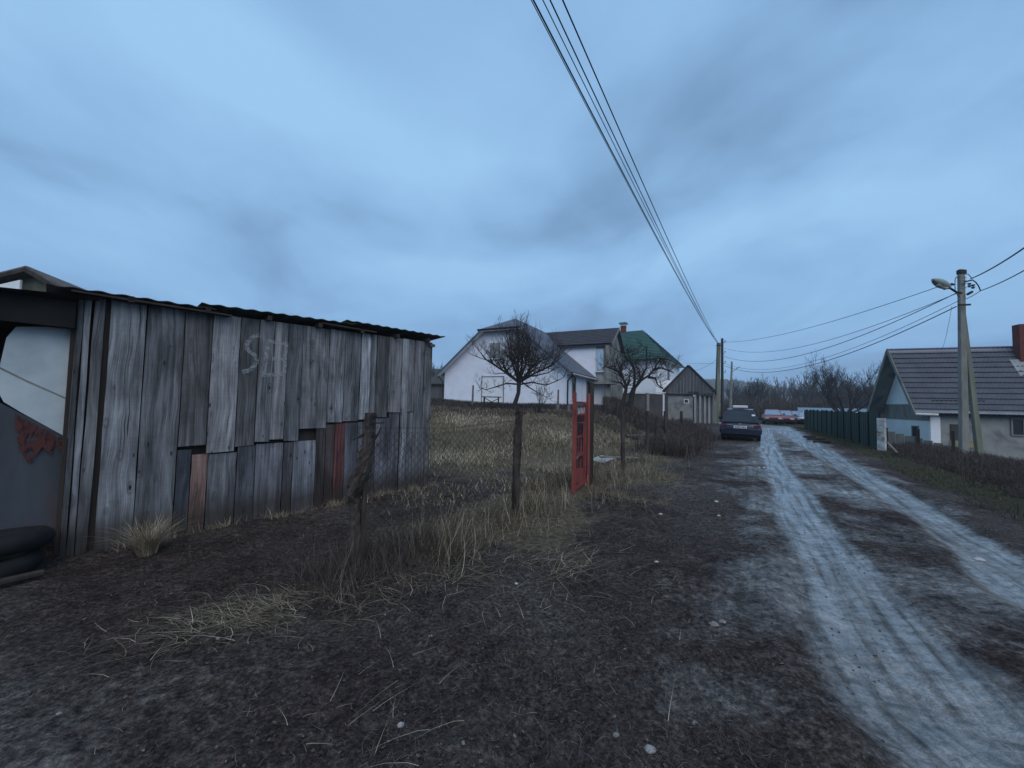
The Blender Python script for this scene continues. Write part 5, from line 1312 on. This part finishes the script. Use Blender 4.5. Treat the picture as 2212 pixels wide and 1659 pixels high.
# ------------------------------------------------------------------ 13. TREES (bare)
def grow(mb, p, d, r, ln, lvl, rg, up=.25, spread=.75, seg=4, kids=4, minr=.004, sides=5, ratio=.62, maxlvl=5, droop=0.0):
    pts = [p.copy()]; rad = [r]; dd = d.normalized(); step = ln / seg
    for i in range(seg):
        dd = (dd + Vector((rg.uniform(-1, 1), rg.uniform(-1, 1), rg.uniform(-1, 1))) * .20 + Vector((0, 0, up * .3 - droop * .2))).normalized()
        p = p + dd * step; pts.append(p.copy()); rad.append(max(minr * .7, r * (1 - .45 * (i + 1) / seg)))
    mb.tube(pts, rad, sides if lvl < 2 else (4 if lvl < 4 else 3), cap=False)
    if lvl >= maxlvl: return
    n = kids if lvl < maxlvl - 1 else kids + 1
    for i in range(n):
        s = .35 + .65 * (i + 1) / n; k = min(seg, max(1, int(round(s * seg)))); q = pts[k]
        ax = Vector((rg.uniform(-1, 1), rg.uniform(-1, 1), rg.uniform(-.4, .8))).normalized()
        nd = (dd * (1.0 if i == n - 1 else .7) + ax * spread * (.5 if i == n - 1 else 1.0) + Vector((0, 0, up))).normalized()
        grow(mb, q, nd, max(minr, rad[k] * (.78 if i == n - 1 else .62)), ln * ratio * rg.uniform(.75, 1.2), lvl + 1, rg, up, spread, seg, kids, minr, sides, ratio, maxlvl, droop)
def apple_tree():
    Y = 19.5; b = dp(1115, 888, Y); z = h1(b.x, Y) - .1; e = empty('apple_tree', (b.x, Y, z), 0, 'bare round-crowned apple tree before the white gable', 'tree')
    rg = random.Random(11); q = lambda u, v, d=0: dp(u, v, Y + d) - Vector((b.x, Y, z))
    f = q(1121, 826)
    MB().tube([q(1113, 893), q(1113, 870), q(1120, 848), f], [.155, .12, .10, .12], 10).obj('trunk', MATS['bark'], e)
    m = MB()
    limbs = [((1052, 778), -.2, 3), ((1192, 790), .2, 3), ((1098, 745), .1, 3), ((1122, 738), -.3, 3), ((1142, 752), .3, 3), ((1165, 775), 0, 3), ((1150, 800), -.7, 3), ((1088, 795), .6, 3), ((1110, 770), -.9, 3), ((1130, 765), .9, 3)]
    for (u, v), dy, l in limbs:
        t_ = q(u, v, dy); d = (t_ - f); ln = d.length
        mid = f + d * .5 + Vector((rg.uniform(-.1, .1), rg.uniform(-.1, .1), rg.uniform(-.1, .05)))
        m.tube([f, mid, t_], [.075, .05, .038], 7, False)
        for s in (.4, .55, .7, .85, 1.0):
            pp_ = f + d * s
            for k in range(3):
                dr = (d.normalized() * .55 + Vector((rg.uniform(-1, 1), rg.uniform(-1, 1), rg.uniform(-.25, .75))) * .9).normalized()
                grow(m, pp_, dr, .024, .66 * rg.uniform(.7, 1.25), 0, rg, up=.16, spread=.9, kids=3, maxlvl=3, ratio=.70, minr=.0042)
    # low limb that droops to the left, and one to the right
    for path in ([(1118, 830), (1095, 828), (1070, 836), (1050, 842), (1036, 838)], [(1124, 830), (1150, 826), (1180, 832), (1205, 822), (1218, 815)], [(1120, 815), (1155, 812), (1185, 805), (1200, 795)], [(1122, 820), (1140, 835), (1165, 850), (1180, 858)]):
        P = [q(*w_, rg.uniform(-.2, .2)) for w_ in path]; m.tube(P, list(np.linspace(.05, .014, len(P))), 6, False)
        for w_ in P[1:]:
            for k in range(3): grow(m, w_, Vector((rg.uniform(-1, 1), rg.uniform(-1, 1), rg.uniform(-.3, 1))).normalized(), .014, .42 * rg.uniform(.6, 1.2), 0, rg, up=.15, spread=.9, kids=3, maxlvl=2, ratio=.7, minr=.004)
    for (u, v) in ((1076, 684), (1124, 676), (1132, 682), (1158, 700), (1172, 702)):
        t_ = q(u, v); bt = q(u + (1118 - u) * .25, v + 60); m.tube([bt, (bt + t_) / 2 + Vector((.05, 0, 0)), t_], [.014, .009, .004], 4, False)
        for s in (.5, .75): grow(m, bt.lerp(t_, s), Vector((rg.uniform(-.6, .6), 0, 1)), .007, .4, 0, rg, kids=2, maxlvl=1)
    m.obj('crown', MATS['bark'], e)
apple_tree()
def young_shrub(name, u, v, Y, hgt, seed, label, mat='bark'):
    b = dp(u, v, Y); z = h1(b.x, Y) - .05; rg = random.Random(seed); m = MB()
    for k in range(4): grow(m, Vector((0, 0, 0)), Vector((rg.uniform(-.6, .6), rg.uniform(-.6, .6), 1)), .022, hgt * .5, 0, rg, up=.3, spread=.8, kids=3, maxlvl=3, ratio=.62, minr=.004)
    o = m.obj(name, MATS[mat], label=label, cat='shrub'); o.location = (b.x, Y, z)
young_shrub('bare_shrub', 1163, 892, 19.2, 1.6, 5, 'thin bare shrub right of the apple tree trunk')
def tree2():
    Y = 23; b = dp(1352, 905, Y); z = h1(b.x, Y) - .1; e = empty('forked_tree', (b.x, Y, z), 0, 'dark bare tree forking low, before the columns and green-roofed house', 'tree')
    rg = random.Random(21); q = lambda u, v, d=0: dp(u, v, Y + d) - Vector((b.x, Y, z)); m = MB(); tr = MB()
    zo = lambda zx, zy: ((2100 + zx / 4.148) / 1.736, (1150 + zy / 4.148) / 1.736)
    tr.tube([q(1356, 905), q(*zo(1130, 1330)), q(*zo(1150, 1270))], [.17, .15, .13], 8)
    tr.tube([q(1345, 905), q(1343, 880), q(*zo(1025, 1300)), q(*zo(1030, 1235))], [.14, .12, .10, .09], 8)
    tr.obj('trunk', MATS['bark'], e)
    limbs = [[(1145, 1280), (1165, 1100), (1150, 960), (1090, 860), (1000, 770), (930, 700)], [(1150, 1280), (1260, 1150), (1380, 1070), (1460, 980), (1520, 880), (1560, 850)], [(1210, 1200), (1250, 1100), (1240, 1000)],
             [(1030, 1240), (980, 1110), (900, 1000), (840, 930), (760, 930)], [(1030, 1240), (1075, 1170), (1080, 1080), (1140, 1000)], [(1270, 1130), (1290, 1040), (1340, 960), (1350, 830), (1335, 590)],
             [(1370, 1095), (1480, 1110), (1515, 1210), (1610, 1280)], [(1150, 970), (1110, 860), (1060, 740), (1040, 600)], [(1460, 980), (1570, 950), (1680, 990), (1770, 1035)], [(900, 1000), (800, 960), (700, 930), (640, 990)], [(1010, 1260), (960, 1200), (890, 1165)], [(980, 1110), (930, 960), (860, 800)]]
    for path in limbs:
        P = [q(*zo(*w_), rg.uniform(-.5, .5) * (i > 0)) for i, w_ in enumerate(path)]; m.tube(P, list(np.linspace(.085, .018, len(P))), 6, False)
        for i in range(1, len(P)):
            for k in range(4):
                w_ = P[i - 1].lerp(P[i], rg.random())
                grow(m, w_, Vector((rg.uniform(-1, 1), rg.uniform(-1, 1), rg.uniform(-.2, 1))).normalized(), .020, .62 * rg.uniform(.5, 1.2), 0, rg, up=.2, spread=.9, kids=3, maxlvl=2, ratio=.68, minr=.0055)
    m.obj('crown', MATS['bark'], e)
tree2()
def right_tree():
    Y = 37; b = dp(1822, 905, Y); z = h1(b.x, Y) - .1; e = empty('spreading_tree', (b.x, Y, z), 0, 'wide bare spreading tree behind the green fence, left of the tiled house', 'tree')
    rg = random.Random(8); m = MB()
    MB().tube([(0, 0, 0), (.05, 0, .9)], [.2, .17], 8).obj('trunk', MATS['bark'], e)
    for k in range(8):
        a = 2 * math.pi * k / 8 + .3; grow(m, Vector((.05, 0, .7 + .05 * k)), Vector((math.cos(a) * .85, math.sin(a) * .85, 1)), .10, 2.55 * rg.uniform(.85, 1.1), 0, rg, up=.16, spread=.7, kids=3, maxlvl=5, ratio=.68, minr=.0075)
    m.obj('crown', MATS['bark_far'], e)
right_tree()
# row of bare trees across the end of the lane: four master trees, each copied
def far_tree_mesh(seed, hgt, pollard):
    rg = random.Random(seed); m = MB(); m.tube([(0, 0, 0), (rg.uniform(-.2, .2), 0, hgt * .35), (rg.uniform(-.3, .3), 0, hgt * .6)], [.22, .18, .13], 6, False)
    for k in range(11):
        zz = hgt * (.22 + .38 * k / 11); a = rg.uniform(0, 6.28); grow(m, Vector((0, 0, zz)), Vector((math.cos(a) * .7, math.sin(a) * .7, 1.0)), .08, hgt * .24, 0, rg, up=.35, spread=.55 if not pollard else .8, kids=3, maxlvl=3, ratio=.62, minr=.018, sides=4)
    return m
def far_row():
    rg = random.Random(31); masters = []
    for i in range(5):
        m = far_tree_mesh(40 + i, [8.5, 7.2, 9.2, 6.5, 8][i], i % 2)
        me = bpy.data.meshes.new('bare_tree'); me.from_pydata([tuple(v) for v in m.v], [], m.f); me.materials.append(MATS['bark_far' if i % 2 else 'bark_pale']); masters.append(me)
    for i in range(74):
        u = rg.uniform(1568, 1905) if i > 12 else rg.uniform(1760, 1905); Y = rg.uniform(72, 120) if i > 12 else rg.uniform(50, 66); p = dp(u, 885, Y)
        o = bpy.data.objects.new('bare_tree', masters[rg.randrange(5)]); col.objects.link(o); o.location = (p.x, Y, -.3); o.rotation_euler = (0, 0, rg.uniform(0, 6.28)); s = rg.uniform(.75, 1.3) * (1 if i > 12 else .55); o.scale = (s, s, s)
        tag(o, 'bare dark tree in the row beyond the end of the lane', 'tree', 'bare trees beyond the end of the lane')
    for i, (u, Y, s) in enumerate([(938, 47, .62), (946, 50, .7), (932, 44, .5)]):
        p = dp(u, 860, Y); o = bpy.data.objects.new('bare_tree', masters[i]); col.objects.link(o); o.location = (p.x, Y, 1.2); o.scale = (s, s, s); o.rotation_euler = (0, 0, i)
        tag(o, 'bare thin tree behind the plank barn, between shed and white house', 'tree', 'thin trees behind the plank barn')
far_row()

THICKET = True
# ------------------------------------------------------------------ 14. GRASS, WEEDS, LITTER (nobody could count them)
rs = np.random.RandomState(99)
def blades(name, mat, x, y, hgt, wid, lean, label, cat, flat=0.0, seg=3, zoff=0.0, rnd=None, curl=.5, leandir=None):
    n = len(x); z = H(x, y) + zoff - .01
    th = rs.uniform(0, 2 * math.pi, n) if leandir is None else leandir + rs.normal(0, .95, n)
    lx, ly = np.cos(th), np.sin(th); px, py = -ly, lx
    lean = lean * rs.uniform(.3, 1.3, n); V = []
    bend = rs.uniform(-curl, curl, n)
    for s in range(seg + 1):
        k = s / seg; off = hgt * lean * k ** 1.5; hz = hgt * (k if not flat else k * .25) * np.sqrt(np.clip(1 - (lean * k) ** 2 * .45, .05, 1))
        ww = wid * (1 - .85 * k); bx = bend * hgt * np.sin(k * 2.4) * .18
        cx = x + lx * off + px * bx; cy = y + ly * off + py * bx
        if s < seg:
            V.append(np.stack([cx - px * ww, cy - py * ww, z + hz], 1)); V.append(np.stack([cx + px * ww, cy + py * ww, z + hz], 1))
        else: V.append(np.stack([cx, cy, z + hz], 1)); V.append(np.stack([cx + px * ww * .3, cy + py * ww * .3, z + hz], 1))
    m = 2 * (seg + 1); V = np.stack(V, 1).reshape(-1, 3); base = np.arange(n) * m; Q = []
    for s in range(seg): Q.append(np.stack([base + 2 * s, base + 2 * s + 1, base + 2 * s + 3, base + 2 * s + 2], 1))
    r = np.repeat(rs.rand(n) if rnd is None else rnd, m)
    fast_mesh(name, V, np.concatenate(Q), MATS[mat], attrs={'rnd': r}, kind='stuff', label=label, cat=cat)
def in_field(n, ymin, ymax, smin, smax, power=1.0):
    """points spread over ground seen between two bearings"""
    y = (rs.rand(n) ** power) * (ymax - ymin) + ymin; s = rs.uniform(smin, smax, n); return y * s, y
def left_of_fence(x, y):
    d, s, _ = polydist(x, y, FENCE); return np.where(s < 0, d, -d)
# field: dry matted grass
x, y = in_field(105000, 5.0, 20, -.42, .42, 1.0)
lf = left_of_fence(x, y); nz = fbm(x * .8, y * .8, 4)
shed_t = (x - A.x) * DS.x + (y - A.y) * DS.y; shed_o = (x - A.x) * DO.x + (y - A.y) * DO.y
ok = (lf > .15) & (rs.rand(len(x)) < sstep(5.2, 9.5, y + nz * 3)) & ~((shed_t < TEND + .1) & (shed_o < .1)) & (rs.rand(len(x)) < np.clip(.5 + nz * 1.9, .06, 1) * (.30 + .7 * sstep(7.5, 10, y)))
x, y = x[ok], y[ok]
blades('field_grass', 'field_grass', x, y, rs.uniform(.04, .135, len(x)) * (1 + .3 * (y / 12)), rs.uniform(.003, .006, len(x)) * (.5 + y / 10), 1.0, 'matted dry yellowish grass over the field behind the fence', 'grass', rnd=np.clip(rs.rand(len(x)) * .8 + fbm(x * .5, y * .5, 3) * .5 + .1, 0, 1))
# dark weeds over the brow
x, y = in_field(60000, 14.5, 27, -.36, .33); lf = left_of_fence(x, y); nz = fbm(x * .6 + 3, y * .6, 3); ok = (lf > .2) & ((y + nz * 4) > 17.6) & ((y < 25) | (x < -4)); x, y = x[ok], y[ok]
blades('brow_weeds', 'weed', x, y, rs.uniform(.06, .24, len(x)), rs.uniform(.006, .012, len(x)), .9, 'dark brown weeds along the brow below the white house', 'weeds')
# tall straw along the fence line
def along_fence(n, s0, s1, spread, bias=0.0):
    P = np.array([(p[0], p[1]) for p in FENCE]); seg = np.hypot(*np.diff(P, axis=0).T); cum = np.concatenate([[0], np.cumsum(seg)])
    i1 = cum[1]; s = rs.uniform(i1 + s0, i1 + s1, n); x = np.interp(s, cum, P[:, 0]); y = np.interp(s, cum, P[:, 1]); o = rs.normal(bias, spread, n); o2 = rs.normal(0, spread * .3, n)
    dx, dy = .58, .81; return x + dy * o + dx * o2, y - dx * o + dy * o2, s - i1
x, y, s = along_fence(9000, .25, 3.6, .26, .05); nz = fbm(x * 2.2, y * 2.2, 3); ok = rs.rand(len(x)) < np.clip(.5 + nz * 1.8, .05, 1); x, y, s = x[ok], y[ok], s[ok]
blades('fence_straw', 'straw', x, y, rs.gamma(2.0, .052, len(x)) + .03, rs.uniform(.0010, .0024, len(x)), 1.05, 'tall dry straw-coloured grass tangled along the mesh fence', 'grass', seg=4, curl=1.4, rnd=rs.rand(len(x)) ** 2.4)
k = rs.rand(len(x)) < .035; x, y = x[k], y[k]
blades('tall_stalks', 'straw', x, y, rs.uniform(.25, .55, len(x)), rs.uniform(.0018, .003, len(x)), .55, 'few tall pale stalks standing out of the fence grass', 'grass', seg=4, curl=.9, rnd=rs.uniform(.7, 1, len(x)))
x, y, s = along_fence(2600, -.3, 1.1, .26, .0)
blades('post_weeds', 'weed', x, y, rs.gamma(3, .065, len(x)) + .05, rs.uniform(.0015, .003, len(x)), .9, 'dark tangled weeds round the foot of the gnarled post', 'weeds', seg=4, curl=1.2)
x, y, s = along_fence(26000, 3.6, 9.5, .55, -.05); nz = fbm(x * 1.4, y * 1.4, 3); ok = (rs.rand(len(x)) < np.clip(.45 + nz * 1.7, .05, 1)); x, y, s = x[ok], y[ok], s[ok]
ok = ~((np.hypot(x - 1.15, y - 6.85) < .42)); x, y = x[ok], y[ok]
blades('gate_straw', 'straw', x, y, rs.gamma(2.4, .062, len(x)) + .04, rs.uniform(.0015, .0032, len(x)), 1.0, 'dry straw-coloured grass around and beyond the red gate', 'grass', seg=4, curl=1.0, rnd=rs.rand(len(x)) ** 1.5)
# flattened straw mats
def mat_straw(n, cx, cy, rx, ry, ang, label, ln=.28, dirn=None):
    n = int(n * .55); a = rs.normal(0, .62, n) * rx; b = rs.normal(0, .62, n) * ry; k_ = fbm(a * 3 + cx, b * 3, 3) > rs.uniform(-.5, .25, n); a, b = a[k_], b[k_]; n = len(a); x = cx + a * math.cos(ang) - b * math.sin(ang); y = cy + a * math.sin(ang) + b * math.cos(ang)
    blades('flattened_straw', 'straw', x, y, rs.uniform(.4, 1.2, n) * ln, rs.uniform(.0012, .0028, n), 1.15, label, 'straw', flat=1, seg=3, zoff=.012, rnd=rs.rand(n) ** 1.3, curl=1.5, leandir=dirn)
c = gp(600, 1330); mat_straw(3400, c.x, c.y, .62, .26, .35, 'flattened pale straw on bare soil left of the gnarled post', .22, 3.6)
c = gp(1175, 1225); mat_straw(2600, c.x, c.y, .75, .38, .4, 'flattened straw on the ground below the straight post', .28, 5.7)
c = gp(915, 1230); mat_straw(1600, c.x, c.y, .5, .3, .8, 'bent straw stalks right of the gnarled post', .34)
c = gp(1370, 1045); mat_straw(5200, c.x, c.y, 2.3, .95, .95, 'flattened straw sweeping down to the lane beyond the red gate', .38, 5.6)
# tuft at the shed's foot
c = gp(312, 1195); n = 620; a_ = rs.uniform(0, 6.28, n); r_ = rs.rand(n) * .07
blades('grass_tuft', 'straw', c.x + r_ * np.cos(a_), c.y + r_ * np.sin(a_) + .03, rs.uniform(.16, .42, n), rs.uniform(.0015, .003, n), .95, 'pale drooping grass tuft at the foot of the shed wall', 'grass', seg=5, curl=.8, rnd=rs.rand(n) * .6 + .4)
# short growth along the shed foot
n = 4200; t_ = rs.uniform(.1, 4.3, n); t_ = np.clip(t_ + .12 * np.sin(t_ * 9) + .08 * np.sin(t_ * 23), .1, 4.3); o_ = np.abs(rs.normal(0, .06, n)) + .05; k = rs.rand(n) < (.15 + .85 * (t_ / 4.3)); t_, o_ = t_[k], o_[k]
blades('wall_foot_grass', 'field_grass', A.x + DS.x * t_ + DO.x * o_, A.y + DS.y * t_ + DO.y * o_, rs.gamma(2.0, .032, len(t_)) + .01, rs.uniform(.0012, .0026, len(t_)), 1.1, 'short dry growth along the foot of the shed wall', 'grass')
# brush up the lane side of the fence, down to the blue car
def stems(name, x, y, hgt, label, mat='weed', twigs=4, wid=.0035, cat='brush'):
    n = len(x); z = H(x, y) - .02
    lx = rs.normal(0, .16, n); ly = rs.normal(0, .16, n); ln = np.sqrt(1 + lx ** 2 + ly ** 2); D = np.stack([lx / ln, ly / ln, 1 / ln], 1); B = np.stack([x, y, z], 1); T = B + D * hgt[:, None]
    segs = [(B, T, wid * 1.2, wid * .5)]
    for k in range(twigs):
        f = rs.uniform(.25, .9, n)[:, None]; S = B + (T - B) * f; dd = np.stack([rs.normal(0, .7, n), rs.normal(0, .7, n), rs.uniform(.3, 1.2, n)], 1); dd /= np.linalg.norm(dd, axis=1)[:, None]
        segs.append((S, S + dd * (hgt * rs.uniform(.18, .45, n))[:, None], wid * .7, wid * .3))
    V = []; Q = []; c0 = 0
    for (a, b, wa, wb) in segs:
        th = rs.uniform(0, math.pi, n); s = np.stack([np.cos(th), np.sin(th), np.zeros(n)], 1); sc_ = (1 + y / 14)[:, None]
        vv = np.stack([a - s * wa * sc_, a + s * wa * sc_, b + s * wb * sc_, b - s * wb * sc_], 1).reshape(-1, 3); V.append(vv); Q.append((np.arange(n * 4).reshape(n, 4)) + c0); c0 += n * 4
    r = np.concatenate([np.repeat(rs.rand(n), 4) for _ in segs])
    fast_mesh(name, np.concatenate(V), np.concatenate(Q), MATS[mat], attrs={'rnd': r}, kind='stuff', label=label, cat=cat)
x, y, s = along_fence(6500, 10.5, 23, .45, .45); ok = np.hypot((x - bc.location.x), (y - bc.location.y)) > 2.6; x, y = x[ok], y[ok]
stems('lane_brush', x, y, rs.uniform(.22, .62, len(x)), 'dense dark leafless brush along the left of the lane up to the car', twigs=5)
x, y = in_field(3600, 20, 34, .24, .47); lf = left_of_fence(x, y); ok = (lf > -.5) & (y < 34) & ~((x / y > .40) & (y > 30)); x, y = x[ok], y[ok]
stems('yard_brush', x, y, rs.uniform(.25, .75, len(x)), 'dark leafless brush before the concrete wall and garage', twigs=5, wid=.005)
n = 5200; y = rs.uniform(58, 92, n); x = y * rs.uniform(.55, .99, n)
stems('far_thicket', x, y, rs.uniform(1.0, 3.6, n), 'dense leafless thicket under the row of bare trees', 'weed', twigs=5, wid=.006)
# right side brush
n = 15000; y = rs.uniform(6.5, 16.5, n); x = y * rs.uniform(.92, 1.45, n); dm, sm, _ = polydist(x, y, MIDLINE); nz = fbm(x * .9, y * .9, 3); ok = (sm > 0) & (dm + nz > 3.0) & ~((x / y < .985) & (y > 12)); x, y = x[ok], y[ok]; dm = dm[ok]
stems('roadside_brush', x, y, rs.uniform(.22, .55, len(x)) * np.clip((dm - 2.2) / 2.2, .35, 1.1), 'dark brown dead weeds massed below the braced pole', twigs=4, wid=.003, cat='weeds')
n = 60000; y = rs.uniform(2.5, 32, n) ** 1.0; x = y * rs.uniform(.66, 1.45, n); dm, sm, _ = polydist(x, y, MIDLINE); nz = fbm(x * .9 + 7, y * .9, 3); ok = (sm > 0) & (dm > 1.75) & (dm < 6.5) & (rs.rand(n) < np.clip(.6 + nz, .1, 1)) ; x, y = x[ok], y[ok]
blades('verge_grass', 'verge_grass', x, y, rs.uniform(.03, .10, len(x)), rs.uniform(.003, .005, len(x)) * (.6 + y / 9), .9, 'short olive and brown grass on the right-hand verge', 'grass')
# matted debris on the bare ground before the camera
n = 95000; y = .8 + 10 * rs.rand(n) ** 1.5; x = y * rs.uniform(-1.15, .75, n); dm, sm, _ = polydist(x, y, MIDLINE); lf = left_of_fence(x, y); nz = fbm(x * 1.1 + 2, y * 1.1, 4)
dl_, sl_, _ = polydist(x, y, TRACK_L); shed_o = (x - A.x) * DO.x + (y - A.y) * DO.y
ok = (shed_o > .05) & (dl_ > .95) & (sl_ < 0) & ((np.hypot(x + 2.2, y - 1.2) > 1.7) | (rs.rand(n) < .25)) & (rs.rand(n) < np.clip(.55 + nz * 1.5, .05, 1)); x, y = x[ok], y[ok]
blades('ground_debris', 'debris', x, y, rs.uniform(.02, .10, len(x)), rs.uniform(.0009, .002, len(x)) * (.7 + y / 6), 1.1, 'matted dead grass and twigs trodden into the dark soil', 'debris', flat=1, zoff=.008, curl=1.8, seg=2)
# dead leaf scraps pressed into the soil
n = 16000; y = .9 + 9 * rs.rand(n) ** 1.3; x = y * rs.uniform(-1.1, .7, n); dl_, sl_, _ = polydist(x, y, TRACK_L); shed_o = (x - A.x) * DO.x + (y - A.y) * DO.y; ok = (shed_o > .05) & ((dl_ > .6) & (sl_ < 0)) & ((np.hypot(x + 2.2, y - 1.2) > 1.7) | (rs.rand(n) < .15)); x, y = x[ok], y[ok]; n = len(x)
z = H(x, y) + .006; a_ = rs.uniform(0, 6.28, n); l_ = rs.uniform(.004, .014, n); w_ = l_ * rs.uniform(.35, .8, n); ca, sa = np.cos(a_), np.sin(a_); V = []
for (p_, q_) in ((-1, 0), (-.2, -1), (1, 0), (.1, 1)): V.append(np.stack([x + ca * l_ * p_ - sa * w_ * q_, y + sa * l_ * p_ + ca * w_ * q_, z + rs.uniform(0, .007, n)], 1))
fast_mesh('leaf_litter', np.stack(V, 1).reshape(-1, 3), np.arange(4 * n).reshape(n, 4), MATS['debris'], attrs={'rnd': np.repeat(rs.rand(n) ** 2 * .97, 4)}, kind='stuff', label='dead leaf scraps and chips pressed into the dark soil', cat='leaves')
# loose pale stalks
n = 150; y = 1.3 + 4.5 * rs.rand(n); x = y * rs.uniform(-.55, .45, n)
blades('loose_stalks', 'straw', x, y, rs.uniform(.10, .28, n), rs.uniform(.0012, .002, n), 1.1, 'single pale stalks scattered on the dark soil', 'debris', flat=1, zoff=.02, curl=.4, rnd=np.full(n, .85))
# clods and gravel in the lane
n = 4200; y = 1.0 + 15 * rs.rand(n) ** 1.4; x = y * rs.uniform(-.3, .95, n); x = np.where(rs.rand(n) < .35, y * rs.uniform(-1, .3, n), x)
def clods(name, x, y, size, mat, label):
    n = len(x); z = H(x, y) + size * .15; k = 5; V = []; th = np.arange(k) * 2 * math.pi / k
    ph = rs.uniform(0, 6, n)
    lo = np.stack([x[:, None] + size[:, None] * np.cos(th + ph[:, None]) * rs.uniform(.7, 1.2, (n, k)), y[:, None] + size[:, None] * np.sin(th + ph[:, None]) * rs.uniform(.7, 1.2, (n, k)), (z - size * .5)[:, None] + np.zeros((n, k))], 2)
    hi = np.stack([x[:, None] + .6 * size[:, None] * np.cos(th + ph[:, None]), y[:, None] + .6 * size[:, None] * np.sin(th + ph[:, None]), (z + size * .35)[:, None] + rs.uniform(-.15, .15, (n, k)) * size[:, None]], 2)
    V = np.concatenate([lo, hi], 1).reshape(-1, 3); b = np.arange(n) * 10; Q = [np.stack([b + j, b + (j + 1) % 5, b + 5 + (j + 1) % 5, b + 5 + j], 1) for j in range(5)] + [np.stack([b + 5, b + 6, b + 7, b + 8], 1), np.stack([b + 5, b + 8, b + 9, b + 9], 1)[:, [0, 1, 2, 2]]]
    Q = Q[:-1]
    tri = np.stack([b + 5, b + 8, b + 9, b + 5], 1)
    fast_mesh(name, V, np.concatenate(Q), mat, kind='stuff', label=label, cat='clods')
clods('soil_clods', x, y, np.minimum(rs.gamma(2, .003, len(x)) + .0015, .011), MATS['bark_pale'], 'small dark clods and grit strewn over mud and lane')
# pale stones and scraps of litter one can point to
def scrap(name, u, v, size, mat, lab, cat):
    p = gp(u, v); z = h1(p.x, p.y); rg = random.Random(int(u * 7 + v)); m = MB(); n = 7; vs = []
    for lv, (rr_, zz) in enumerate(((.9, -.2), (1.0, .2), (.55, .55))):
        for j in range(n): a = 2 * math.pi * j / n; k = rg.uniform(.7, 1.15); vs.append((size * rr_ * k * math.cos(a), size * .75 * rr_ * k * math.sin(a), size * zz))
    fs = [(i * n + j, i * n + (j + 1) % n, (i + 1) * n + (j + 1) % n, (i + 1) * n + j) for i in range(2) for j in range(n)] + [tuple(range(2 * n, 3 * n))]
    o = m.add(vs, fs).obj(name, MATS[mat], label=lab, cat=cat); o.location = (p.x, p.y, z)
stones = [(865, 1573, .022, 'pale flat stone near the bottom edge, left of the muddy rut'), (1404, 1625, .030, 'largest pale stone at the bottom edge, right of the muddy rut'), (1330, 1588, .018, 'small stone left of the largest pale stone'),
          (930, 1383, .014, 'pale chip below the gnarled post'), (1170, 1110, .02, 'pale stone on the soil just right of the straight post'), (1543, 1358, .035, 'cluster stone in the middle of the dark soil'),
          (1560, 1352, .028, 'right-hand stone of the cluster in the dark soil'), (470, 1385, .016, 'bright chip left of the flattened straw'), (127, 1545, .014, 'lone bright chip in the lower left corner'), (1500, 1560, .016, 'small pale stone left of the lane edge')]
for (u, v, s_, lab) in stones: scrap('pale_stone', u, v, s_, 'stone_pale', lab, 'stone')
lit = [(1653, 972, .05, 'white scrap nearest the rear of the blue car'), (1650, 1008, .045, 'white scrap beside the left wheel track'), (1548, 1085, .035, 'white scrap on soil left of the lane, upper of two'), (1553, 1112, .03, 'white scrap on soil left of the lane, lower of two'),
       (1427, 1110, .03, 'white scrap near the straw edge beyond the red gate'), (1418, 1215, .02, 'tiny bright scrap in the dark soil'), (1640, 1010, .04, 'white crumb next to the wheel track scrap'), (2115, 1205, .05, 'pale scrap at the small puddle by the right verge'), (1115, 1262, .018, 'tiny white scrap on the soil below the straight post')]
for (u, v, s_, lab) in lit: scrap('litter_scrap', u, v, s_, 'litter_white', lab, 'litter')

# ------------------------------------------------------------------ 15. THE AIR: faint dusk haze
def haze():
    m = bpy.data.materials.new('air'); m.use_nodes = True; t = m.node_tree; t.nodes.clear()
    v = N(t, 'ShaderNodeVolumePrincipled'); v.inputs['Color'].default_value = (.86, .93, 1.0, 1); v.inputs['Density'].default_value = HAZE_D; v.inputs['Anisotropy'].default_value = 0.0
    out = N(t, 'ShaderNodeOutputMaterial'); L(t, v.outputs[0], out.inputs['Volume'])
    MB().box((0, 0, 21), (2500, 2500, 50)).obj('haze', m, kind='stuff', label='faint bluish dusk haze over the whole place', cat='haze')
HAZE_D = .0008
if HAZE_D: haze()
